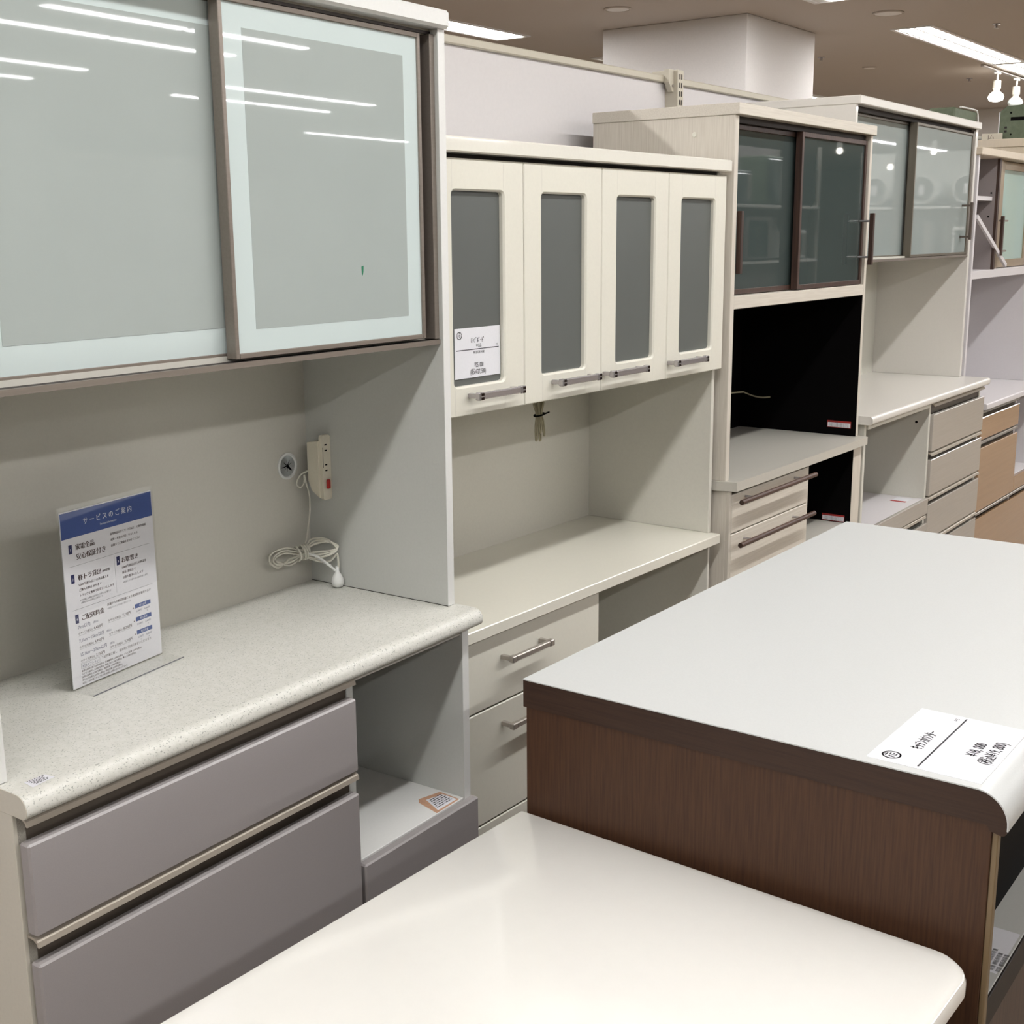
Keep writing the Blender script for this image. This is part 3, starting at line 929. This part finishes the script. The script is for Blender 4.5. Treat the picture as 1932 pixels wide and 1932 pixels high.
X3L, X3R = 1.2495, 2.2388
B3('side_panel', 'greige_wood', X3L, 1.2715, .0297, .4768, .9479, 1.9354)
B3('side_panel', 'greige_wood', 2.2210, X3R, .0297, .4768, .9479, 1.9354)
B3('cap', 'greige_wood_x', 1.2461, 2.2417, .0180, .4775, 1.9354, 1.9652, .0015)
B3('shelf', 'greige_wood_x', 1.2715, 2.2210, .0297, .465, 1.4246, 1.4589, .001)
B3('back_panel', 'black', 1.2715, 2.2210, .465, .474, .9479, 1.9354, 0)
B3('niche_lining', 'black', 1.2716, 1.2735, .0310, .465, .9481, 1.4244, 0)
nr = B3('niche_lining', 'black', 2.2190, 2.2209, .0310, .465, .9481, 1.4244, 0)
B3('niche_lining', 'black', 1.2735, 2.2190, .0330, .465, 1.4226, 1.4245, 0)
B3('upper_lining', 'greige_top', 1.2716, 2.2209, .455, .464, 1.4592, 1.9350, 0)
k = MB().lathe([(.007, 0), (.007, -.0012), (.005, -.0018), (.001, -.0018)], (X3L - c3o.x, .1511 - c3o.y, 1.8895), 'x', 16).build('screw_cap', 'cream', c3)


def slider3(x0, x1, y0, y1):
    d = sliding_door(c3, 'brown_frame', 'dark_glass', x0 - c3o.x, x1 - c3o.x, y0 - c3o.y, y1 - c3o.y, 1.4610, 1.9180, .014, .006)
    return d


def bar3(d, x, y, z0, z1, yd):
    h = B3('handle', 'brown_frame', x - .007, x + .007, y - .007, y + .007, z0, z1, .001, d)
    for z in (z0 + .025, z1 - .025):
        MB().cyl((x - c3o.x, y + .007 - c3o.y, z), (x - c3o.x, yd - c3o.y, z), .0035, 10).build('handle_post', 'chrome', h, 40)


d = slider3(1.7010, 2.2150, .0370, .0580)
bar3(d, 2.188, -.001, 1.5240, 1.6890, .041)
d = slider3(1.2720, 1.7450, .0620, .0830)
bar3(d, 1.287, .026, 1.5200, 1.6870, .068)
B3('top_track', 'dark_gap', 1.2715, 2.2210, .0480, .0860, 1.9190, 1.9354, 0)  # near-black colour stands in for recess shade above the doors
# worktop with clipped corners
poly = [(1.2370, .479), (1.2370, .050), (1.2522, -.0057), (2.2380, -.0057), (2.2470, .022), (2.2470, .0295), (2.2470, .479)]
MB().prism([(p[0] - c3o.x, p[1] - c3o.y) for p in poly], .9213, .9479, 'z').build('worktop', 'greige_top', c3)
B3('side_panel', 'greige_wood', X3L, 1.2640, .0260, .4768, 0, .9213)
for x in (1.2505, 1.2550, 1.2595):
    B3('corner_moulding', 'greige_wood', x, x + .0035, .0145, .0262, .06, .9213, .001)
B3('side_panel', 'greige_wood', 2.1674, 2.2360, .0131, .4768, 0, .9213)
B3('divider', 'greige_wood', 1.7950, 1.8100, .0200, .4768, .06, .9213)
B3('back_panel', 'black', 1.2640, 2.1674, .462, .4750, .06, .9213, 0)
B3('bay_lining', 'black', 1.8101, 1.8120, .0220, .462, .655, .9212, 0)
bl = B3('bay_lining', 'black', 2.1655, 2.1673, .0150, .462, .655, .9212, 0)
B3('bay_lining', 'black', 1.8121, 2.1654, .0240, .462, .9190, .9212, 0)
B3('shelf', 'greige_top', 1.8101, 2.1673, .0200, .462, .637, .6548, .001)
B3('front_panel', 'greige_wood_x', 1.8101, 2.1673, .0180, .030, .06, .634, .001)
B3('plinth', 'greige_wood_x', 1.2640, 2.1674, .05, .065, 0, .075, 0)
for z0, z1, hz in ((.7965, .9080, .8920), (.5950, .7925, .7685), (.3300, .5910, .56), (.0800, .3260, .30)):
    d = B3('drawer', 'greige_wood_x', 1.2640, 1.7940, .0131, .0260, z0, z1, .0015)
    h = MB().cyl((1.256 - c3o.x, -.020 - c3o.y, hz), (1.772 - c3o.x, -.020 - c3o.y, hz), .0075, 14).build('handle', 'brown_bar', d, 40)
    for x in (1.345, 1.684):
        MB().cyl((x - c3o.x, -.020 - c3o.y, hz), (x - c3o.x, .0131 - c3o.y, hz), .0035, 10).build('handle_post', 'chrome', h, 40)
    for x in (1.2558, 1.7715):
        MB().cyl((x - c3o.x, -.020 - c3o.y, hz), (x + .0008 - c3o.x, -.020 - c3o.y, hz), .0068, 14).build('handle_end', 'brown_frame', h)
# warning labels on the black linings
for par, x, z in ((nr, 2.2188, .9735), (bl, 2.1653, .6440)):
    y0, y1 = .0480 - c3o.y, .1330 - c3o.y
    hh = .0235
    if par is bl:
        y0, y1 = .0340 - c3o.y, .1150 - c3o.y
        z = .6575
    s_ = MB().box(x - c3o.x - .0003, x - c3o.x, y0, y1, z, z + hh).build('warning_label', 'sticker_red', par)
    MB().box(x - c3o.x - .0006, x - c3o.x - .0003, y0 + .002, y1 - .002, z + .0015, z + hh * .72).build('label_field', 'card', s_)
    t_ = MB()
    text_into(t_, '設置上のご注意', .0050, .0, hh * .76, 'LEFT', .0001)
    for i in range(4):
        text_into(t_, '熱や蒸気のこもる場所では使用しないで下さい', .0034, .003, hh * .55 - i * .0037, 'LEFT')
    # reading direction towards the room (-y), facing -x
    t_.v = [(x - c3o.x - .0008, y1 - .003 - v[0], z + v[1]) for v in t_.v]
    t_.build('print', 'ink', s_)
m = MB()
m.tube(smooth_path([(2.15 - c3o.x, .420 - c3o.y, 1.082), (2.155 - c3o.x, .385 - c3o.y, 1.070), (2.16 - c3o.x, .355 - c3o.y, 1.066), (2.165 - c3o.x, .325 - c3o.y, 1.069)]), .003, 6)
m.tube(smooth_path([(2.15 - c3o.x, .420 - c3o.y, 1.082), (2.10 - c3o.x, .462 - c3o.y, 1.080)]), .003, 6)
m.build('cord', 'cord_olive', c3, 60)

# ------------------------------------------------------------------ fourth cupboard (pearl drawers, silver glass doors)
O4 = 2.35
c4 = thing('kitchen_cupboard', 'white cupboard with two grey reflecting glass doors and glossy pearl-grey drawers', 'cupboard', (O4, 0, 0), .6937)


def B4(name, m_, x0, x1, y0, y1, z0, z1, b=.0012, parent=None):
    return MB().box(x0 - O4, x1 - O4, y0, y1, z0, z1, b).build(name, m_, parent or c4)


B4('side_panel', 'pearl_white', 3.6349, 3.6578, .1051, .500, 1.0145, 2.0415)
B4('side_panel', 'pearl_white', 2.2711, 2.2894, .1051, .500, 1.0145, 2.0415)
B4('back_panel', 'pearl_inner', 2.2894, 3.6349, .4918, .5000, 1.0145, 2.0415, 0)
B4('bottom_board', 'pearl_inner', 2.2894, 3.6349, .1250, .4918, 1.5250, 1.5400, 0)
B4('cap', 'pearl_white', 2.2690, 3.6600, .0900, .503, 2.0415, 2.0698, .003)
B4('bottom_rail', 'aluminium', 2.2894, 3.6349, .1060, .165, 1.5249, 1.5335, .001)
B4('top_rail', 'dark_gap', 2.2894, 3.6349, .1250, .165, 2.0250, 2.0415, 0)  # shade of the band below the cap is put into its colour
B4('door_post', 'aluminium', 3.6180, 3.6349, .1080, .165, 1.5335, 2.0340, 0)
d = sliding_door(c4, 'bronze', 'grey_glass', 2.8960 - O4, 3.6080 - O4, .1060, .1340, 1.5350, 2.0240, .0095, .005)
h = B4('handle', 'bronze_handle', 3.5190, 3.5330, .0660, .0760, 1.5950, 1.7450, .001, d)
for z in (1.6070, 1.7330):
    B4('handle_post', 'bronze_handle', 3.5210, 3.5320, .0760, .1120, z - .004, z + .004, 0, h)
d = sliding_door(c4, 'bronze', 'grey_glass', 2.2900 - O4, 2.9300 - O4, .1400, .1640, 1.5350, 2.0240, .0095, .005)
MB().prism(nose_profile(-.015, .503, .9848, 1.0145, .012, .010), 2.2500 - O4, 3.6734 - O4).build('worktop', 'pearl_white', c4, 35)
B4('side_panel', 'pearl_inner', 3.6400, 3.6578, .0200, .500, 0, .9848)
B4('side_panel', 'pearl_inner', 2.2711, 2.2890, .0200, .500, 0, .9848)
dv = B4('divider', 'pearl_inner', 2.9500, 2.9690, .0130, .490, .06, .9848)
MB().cyl((2.9502 - O4, .0606, .906), (2.9490 - O4, .0606, .906), .005, 12).build('bolt_hole', 'black', dv)
B4('back_panel', 'pearl_inner', 2.2890, 3.6400, .490, .500, .06, .9848, 0)
B4('front_rail', 'pearl_inner', 2.2890, 2.9500, .0120, .030, .9640, .9848)
sh4 = B4('shelf', 'lilac_white', 2.2890, 2.9500, .0150, .490, .5880, .6060)
B4('front_panel', 'pearl_drawer', 2.2720, 2.9670, .0006, .0150, .5450, .6080, .002)
pull_rail(c4, -.001, .5440, .038, 2.2730 - O4, 2.9490 - O4)
B4('front_panel', 'pearl_drawer', 2.2720, 2.9670, .0006, .0150, .0800, .5060, .002)
B4('plinth', 'pearl_inner', 2.2890, 3.6400, .04, .055, 0, .075, 0)
for zt, z0, z1 in ((.9830, .7904, .9355), (.7880, .6128, .7576), (.6105, .4335, .5777), (.4310, .2560, .4000), (.2530, .0800, .2220)):
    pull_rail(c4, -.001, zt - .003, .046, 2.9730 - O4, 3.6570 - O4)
    B4('drawer', 'pearl_drawer', 2.9720, 3.6578, .0006, .0180, z0, z1, .002)
s_ = B4('sticker', 'card', 2.840, 2.925, .050, .110, .6060, .6062, 0, sh4)
B4('sticker_band', 'sticker_red', 2.840, 2.860, .050, .110, .6062, .6064, 0, s_)

# ------------------------------------------------------------------ fifth cupboard (tan drawers) and the cream one at the end
c5 = thing('kitchen_cupboard', 'lilac-white cupboard with glossy tan drawers, half-open glass door and loose batten', 'cupboard', (3.69, .1, 0))
o5 = c5.location.copy()


def B5(name, m_, x0, x1, y0, y1, z0, z1, b=.0012, parent=None):
    return MB().box(x0 - o5.x, x1 - o5.x, y0 - o5.y, y1 - o5.y, z0, z1, b).build(name, m_, parent or c5)


B5('side_panel', 'lilac_white', 3.6920, 3.7120, .1200, .500, .8970, 1.9430)
B5('side_panel', 'lilac_white', 4.7000, 4.7200, .1200, .500, .8970, 1.9430)
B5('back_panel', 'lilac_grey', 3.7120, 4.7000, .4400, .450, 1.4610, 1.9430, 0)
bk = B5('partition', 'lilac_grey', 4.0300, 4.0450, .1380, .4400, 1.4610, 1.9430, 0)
B5('back_panel', 'lilac_white', 3.7120, 4.7000, .490, .500, .8970, 1.4265, 0)
B5('cap', 'beige', 3.6860, 4.7260, .1050, .505, 1.9430, 1.9745, .003)
B5('bottom_board', 'lilac_white', 3.7120, 4.7000, .1200, .490, 1.4265, 1.4610, .001)
B5('inner_shelf', 'lilac_white', 3.7125, 4.0295, .1500, .440, 1.7600, 1.7790, .001)
for y, z in ((.162, 1.692), (.156, 1.795)):
    MB().cyl((4.0302 - o5.x, y - o5.y, z), (4.0288 - o5.x, y - o5.y, z), .004, 10).build('peg_hole', 'black', bk)
# batten leaning across the bay
p0, p1 = Vector((3.745, 0, 1.690)), Vector((4.235, 0, 1.4735))
dr_ = (p1 - p0).normalized()
nn = Vector((-dr_.z, 0, dr_.x)) * .0095
q = [p0 + nn, p1 + nn, p1 - nn, p0 - nn]
MB().prism([(v.x - o5.x, v.z) for v in q], .1225 - o5.y, .1330 - o5.y, 'y').build('loose_batten', 'lilac_white', c5)
B5('track_post', 'brown_frame', 4.0300, 4.0560, .1260, .1380, 1.4610, 1.9430, 0)
d = sliding_door(c5, 'tan_metal', 'green_glass', 4.080 - o5.x, 4.690 - o5.x, .2000 - o5.y, .2200 - o5.y, 1.4640, 1.9400, .05, .006)
B5('track_stile', 'tan_metal', 4.128, 4.168, .1500, .1640, 1.4610, 1.9430, .001)
d = sliding_door(c5, 'tan_metal', 'green_glass', 4.215 - o5.x, 4.695 - o5.x, .1650 - o5.y, .1850 - o5.y, 1.4640, 1.9400, .036, .006)
h = B5('handle', 'brown_frame', 4.105, 4.125, .1150, .1280, 1.5200, 1.6950, .001, d)
for z in (1.540, 1.675):
    B5('handle_post', 'steel', 4.110, 4.230, .1280, .1360, z - .004, z + .004, 0, h)
MB().prism(nose_profile(.012 - o5.y, .505 - o5.y, .8700, .8970, .006, .004), 3.6900 - o5.x, 4.7260 - o5.x).build('worktop', 'lilac_white', c5, 35)
B5('side_panel', 'lilac_white', 3.6920, 3.7120, .0500, .500, 0, .8700)
B5('side_panel', 'lilac_white', 4.7000, 4.7200, .0500, .500, 0, .8700)
B5('divider', 'lilac_white', 4.2930, 4.3110, .0500, .490, .06, .8700)
B5('back_panel', 'lilac_white', 3.7120, 4.7000, .490, .500, .06, .8700, 0)
B5('shelf', 'lilac_white', 4.3110, 4.7000, .0500, .490, .4630, .4810)
B5('front_panel', 'tan_gloss', 4.2950, 4.7180, .0300, .0480, .4110, .4810, .002)
for zt, z0, z1 in ((.8690, .7351, .8352), (.7330, .4110, .6983)):
    pull_rail(c5, .029 - o5.y, zt - .002, .036, 3.7000 - o5.x, 4.2900 - o5.x, 'steel')
    B5('drawer', 'tan_gloss', 3.6950, 4.2910, .0300, .0480, z0, z1, .002)
pull_rail(c5, .029 - o5.y, .4090, .034, 3.7000 - o5.x, 4.7160 - o5.x, 'steel')
B5('drawer', 'tan_gloss', 3.6950, 4.7180, .0300, .0480, .0800, .3760, .002)
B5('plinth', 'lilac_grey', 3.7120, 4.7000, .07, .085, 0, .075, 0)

c6 = thing('cabinet', 'tall beige cabinet seen edge-on at the far right behind the other cupboards', 'cabinet', (4.745, .05, 0))
B('body', 'beige', c6, 0, .80, .02, .45, .05, 2.033, .002)
B('cap', 'beige', c6, -.004, .804, 0, .455, 2.033, 2.073, .002)
B('plinth', 'brown_frame', c6, .01, .79, .05, .44, 0, .05, 0)
for a in (.004, .402):
    d = B('door', 'beige', c6, a, a + .394, .002, .02, .06, 2.015, .002)
    MB().cyl((a + .03 if a > .1 else a + .364, -.01, 1.0), (a + .03 if a > .1 else a + .364, -.01, 1.15), .005, 10).build('handle', 'steel', d, 40)

# things on top of the far cabinets
gb = thing('metal_case', 'olive green metal case with dark grip slot standing on the beige cabinet', 'case', (4.785, .125, 2.0732))
ry = .235
poly = [(-.02, 0), (ry, 0), (ry, .130), (ry - .035, .158), (.0, .165), (-.02, .165)]
MB().prism(poly, .0, .36, 'x').build('shell', 'green_paint', gb)
B('grip_slot', 'black', gb, -.0015, .002, -.01, ry - .055, .088, .104, 0)
for yy, zz_ in ((ry - .055, .125), (ry - .06, .022)):
    MB().cyl((-.0012, yy, zz_), (.002, yy, zz_), .005, 10).build('rivet', 'black', gb)
for zz_ in (.038, .056):
    B('latch', 'dark_gap', gb, -.001, .002, ry - .040, ry - .028, zz_ - .005, zz_ + .005, 0)
B('rim', 'card', gb, -.002, .002, ry - .003, ry + .001, .0, .130, 0)

tg = thing('name_plate', 'small beige plate with two dark characters standing on the beige cabinet', 'plate', (4.768, .335, 2.0732))
B('plate', 'rail_beige', tg, 0, .006, 0, .10, 0, .030, .001)
t_ = MB()
text_into(t_, 'Jム', .026, 0, 0)
t_.v = [(-.0006, .070 - v[0], .005 + v[1]) for v in t_.v]
t_.build('lettering', 'ink_brown', tg)

cr = thing('wire_crate', 'green crate with a white wire handle, showing just above the white cupboard top', 'crate', (4.09, .36, 1.9747))
B('tub', 'green_paint', cr, 0, .33, 0, .12, 0, .205, .006)
MB().tube(smooth_path([(.06, -.004, .2080), (.12, -.004, .2100), (.28, -.004, .2100), (.318, -.004, .203), (.338, -.004, .165), (.345, -.004, .06), (.345, -.004, .004)], 6), .004, 8).build('wire_handle', 'plastic_white', cr, 50)

# ------------------------------------------------------------------ brown counter in the aisle
T2 = thing('kitchen_counter', 'walnut-brown counter with white top and rounded front edge, price card on it', 'counter', (-.4064, -.4643, 0), .3061)
LT, DT, ZT, ZB = 1.3233, .728, .9582, .9129
prof = [(0, ZB), (0, ZT - .0016)] + arc(-DT + .042, ZT - .0016 - .040, .040, 90, 180, 10) + [(-DT + .002, ZB - .002)] + arc(-DT + .008, ZB - .004, .006, 180, 270, 4) + [(-DT + .022, ZB - .007), (-DT + .026, ZB)]
MB().prism(prof, .0012, LT - .0012).build('top_core', 'walnut_band', T2, 35)
outer = [(0, ZT)] + arc(-DT + .042, ZT - .0416, .0418, 90, 180, 12) + [(-DT + .0002, ZB - .002)]
inner = [(0, ZT - .0016)] + arc(-DT + .042, ZT - .0416, .0400, 90, 180, 12) + [(-DT + .0020, ZB - .002)]
MB().prism(outer + inner[::-1], .0, LT).build('top_laminate', 'counter_white', T2, 35)
B('end_panel', 'walnut', T2, .0035, .0215, -.708, -.004, 0, ZB, .0008)
B('edge_band', 'oak_edge', T2, .0060, .0190, -.7155, -.708, 0, ZB, .001)
B('end_panel', 'walnut', T2, LT - .0215, LT - .0035, -.708, -.004, 0, ZB, .0008)
B('back_panel', 'walnut', T2, .0215, LT - .0215, -.020, -.004, 0, ZB, 0)
B('recess_front', 'black', T2, .0215, LT - .0215, -.652, -.640, .60, ZB, 0)
lg = B('ledge_shelf', 'white_laminate', T2, .0215, LT - .0215, -.704, -.640, .628, .646, .001)
B('ledge_band', 'dark_gap', T2, .0215, LT - .0215, -.7075, -.704, .600, .646, .001)
B('lower_front', 'brown_frame', T2, .0215, LT - .0215, -.690, -.672, .06, .60, .001)
s_ = B('sticker', 'card', lg, .12, .24, -.700, -.655, .6460, .6462, 0)
t_ = MB()
for i in range(5):
    text_into(t_, ('注意', '警告', '組立後', '荷重', '取扱')[i] + ' 棚板耐荷重', .007, 0, -i * .0085)
t_.v = [(.125 + v[0], -.668 + v[1], .6464) for v in t_.v]
t_.build('print', 'ink', s_)

w, h = .21, .148
pc = price_card('price_card', 'white price card lying on the brown counter\'s white top', w, h,
                [('ｷｯﾁﾝｶｳﾝﾀｰ', .0200, w * .46, h * .66, 'CENTER', .0005, .80), ('¥18, 000', .0215, w * .50, h * .21, 'CENTER', .0004, .66), ('(税込¥19, 800)', .0215, w * .50, h * .065, 'CENTER', .0004, .64),
                 ('中古', .0075, w * .92, h * .61, 'CENTER', 0, .7)], h * .555, (w * .11, h * .83, .0115))
a = math.radians(.3061 - 1.0029)
pc.matrix_world = Matrix.Translation((-.3869, -1.0047, .9583)) @ Matrix.Rotation(a, 4, 'Z') @ Matrix.Translation((0, -h, 0))

# ------------------------------------------------------------------ white table in the foreground
T1 = thing('table', 'glossy white table with rounded corner in the foreground, pushed against the brown counter', 'table', (-.4114, -.4640, 0), -1.4911)
ZT1, TH, WT, LT1 = .742, .030, .712, 1.35


def rounded(x0, x1, y0, y1, rs, n=8):
    """rs: radii at (x1,y1),(x0,y1),(x0,y0),(x1,y0)"""
    p = []
    for (cx, cy, a0), r in zip(((x1, y1, 0), (x0, y1, 90), (x0, y0, 180), (x1, y0, 270)), rs):
        sx = -1 if cx == x1 else 1
        sy = -1 if cy == y1 else 1
        p += arc(cx + sx * r, cy + sy * r, r, a0, a0 + 90, n)
    return p


loops = []
for ins, z in ((.004, ZT1 - TH), (.0, ZT1 - TH + .005), (.0, ZT1 - .010), (.0025, ZT1 - .004), (.0065, ZT1 - .001), (.012, ZT1)):
    loops.append([(q[0], q[1], z) for q in rounded(-LT1 + ins, -ins * .3, -WT + ins, -ins * .3, (.003, .05, .05, .048))])
m = MB()
n = len(loops[0])
m.v = [p for l in loops for p in l]
m.f = [tuple(range(n))[::-1], tuple(range((len(loops) - 1) * n, len(loops) * n))]
for i in range(len(loops) - 1):
    m.f += [(i * n + k, i * n + (k + 1) % n, (i + 1) * n + (k + 1) % n, (i + 1) * n + k) for k in range(n)]
m.build('tabletop', 'gloss_white', T1, 30)
for x0, x1, y0, y1 in ((-LT1 + .10, -.10, -.085, -.065), (-LT1 + .10, -.10, -WT + .065, -WT + .085), (-.105, -.085, -WT + .085, -.085), (-LT1 + .085, -LT1 + .105, -WT + .085, -.085)):
    B('apron', 'gloss_white', T1, x0, x1, y0, y1, ZT1 - TH - .07, ZT1 - TH, .002)
for x in (-.085, -LT1 + .085):
    for y in (-.085, -WT + .085):
        B('leg', 'steel', T1, x - .022, x + .022, y - .022, y + .022, 0, ZT1 - TH, .003)

# ------------------------------------------------------------------ across the aisle: mirrored cupboards, and racks invented for the far doors' reflections
for i, (x, y, top, lab) in enumerate(((1.25, -3.35, 2.16, 'white cupboard mirrored in the first cupboard\'s left glass door'), (2.32, -3.40, 1.98, 'lower white cupboard mirrored in the first cupboard\'s right glass door'))):
    t = thing('opposite_cupboard', lab, 'cupboard', (x, y, 0))
    B('body', 'white_laminate', t, -.50, .50, -.45, -.02, 0, top, .002)
    B('cap', 'edge_white', t, -.51, .51, -.46, .005, top, top + .03, .003)
    for k in range(2):
        d = B('door', 'white_laminate', t, -.495 + k * .50, -.005 + k * .50, -.02, 0, 1.35, top - .01, .003)
        B('handle', 'steel', d, -.06 + k * .09, -.05 + k * .09, 0, .02, 1.45, 1.60, .001)
    for k in range(3):
        B('drawer', 'cream', t, -.495, .495, -.02, 0, .1 + k * .26, .34 + k * .26, .003)

def rack(label, loc, rz, W, back):  # unseen racks, added to fill the far glass doors' reflections
    rk = thing('invented_rack', label, 'shelf rack', loc, rz)
    for x in (0, W):
        for y in (0, .40):
            B('post', 'steel', rk, x - .015, x + .015, y - .015, y + .015, 0, 2.45, .002)
    for z in (.35, .85, 1.35, 1.86):
        B('shelf', 'edge_white', rk, -.015, W + .015, -.015, .415, z, z + .025, .002)
    B('back_board', back, rk, -.015, W + .015, -.03, -.016, .1, 2.45, 0)
    return rk


def boxy(loc, rz, w_, h_, m_):  # invented appliance, put on the racks for the door reflections
    t = thing('invented_appliance', 'invented boxy kitchen appliance with a door panel on the mirrored racks', 'appliance', loc, rz, 'invented boxy appliances on the mirrored racks')
    B('casing', m_, t, -w_ / 2, w_ / 2, -.15, .13, .012, h_, .012)
    B('door', 'dark_glass', t, -w_ / 2 + .03, w_ / 2 - .12, .13, .138, .04, h_ - .03, .003)
    B('knob_panel', 'steel', t, w_ / 2 - .10, w_ / 2 - .03, .13, .136, .04, h_ - .03, .002)
    B('foot', 'black', t, -w_ / 2 + .03, w_ / 2 - .03, -.12, .10, 0, .012, 0)


rack('invented shelf rack of boxy appliances mirrored in the brown-framed glass doors', (7.4, -3.95, 0), 0, 2.9, 'lilac_grey')
for x, z, w_, h_, m_ in ((7.75, 1.3751, .5, .36, 'grey_disc'), (8.45, 1.3751, .42, .30, 'plastic_white'), (9.2, 1.3751, .55, .40, 'lilac_grey'), (9.95, 1.3751, .40, .28, 'plastic_white'),
                         (8.0, 1.8851, .45, .40, 'edge_white'), (8.75, 1.8851, .5, .30, 'grey_disc'), (9.5, 1.8851, .42, .45, 'green_paint')):
    boxy((x, -3.72, z), 0, w_, h_, m_)
rack('invented shelf rack of drum-shaped appliances mirrored in the far silver glass doors', (11.85, -3.55, 0), 90, 1.95, 'white_laminate')
for y in (-3.36, -2.97, -2.54, -2.08):  # invented drums, placed to show as discs in the silver doors' reflections
    t = thing('invented_drum', 'invented round white appliance with grey end disc on the mirrored rack', 'appliance', (11.64, y, 1.8851), 90, 'invented drum appliances on the mirrored rack')
    MB().lathe([(.13, -.19), (.145, -.15), (.15, .10), (.145, .165)], (0, 0, .17), 'y', 24).build('drum', 'plastic_white', t, 40)
    MB().lathe([(.125, .1655), (.125, .1700), (.001, .1700)], (0, 0, .17), 'y', 24).build('end_disc', 'grey_disc', t, 40)
    B('tag', 'card', t, -.03, .03, .1702, .1715, .12, .22, 0)
    B('foot', 'grey_disc', t, -.10, .10, -.10, .10, 0, .022, .002)
for y, w_, h_, m_ in ((-3.2, .40, .32, 'plastic_white'), (-2.65, .50, .36, 'grey_disc'), (-2.0, .42, .30, 'edge_white')):
    boxy((11.64, y, 1.3751), 90, w_, h_, m_)
for x, y, z in ((9.45, -3.0, 2.38), (10.9, -2.26, 2.42), (10.91, -2.62, 2.29)):
    t = thing('pendant_lamp', 'small bare-bulb pendant lamp mirrored in the far glass doors', 'lamp', (x, y, CEIL_Z), 0, 'pendant lamps over the mirrored rack')
    MB().cyl((0, 0, 0), (0, 0, z - CEIL_Z + .08), .004, 8).build('cord', 'black', t, 40)
    MB().lathe([(.02, .0), (.024, .01), (.024, .06), (.012, .08)], (0, 0, z - CEIL_Z), 'z', 14).build('socket', 'plastic_white', t, 40)
    MB().lathe([(.002, -.056), (.018, -.05), (.027, -.028), (.021, -.008), (.012, .0)], (0, 0, z - CEIL_Z), 'z', 16).build('bulb', 'spot_glow', t, 60)
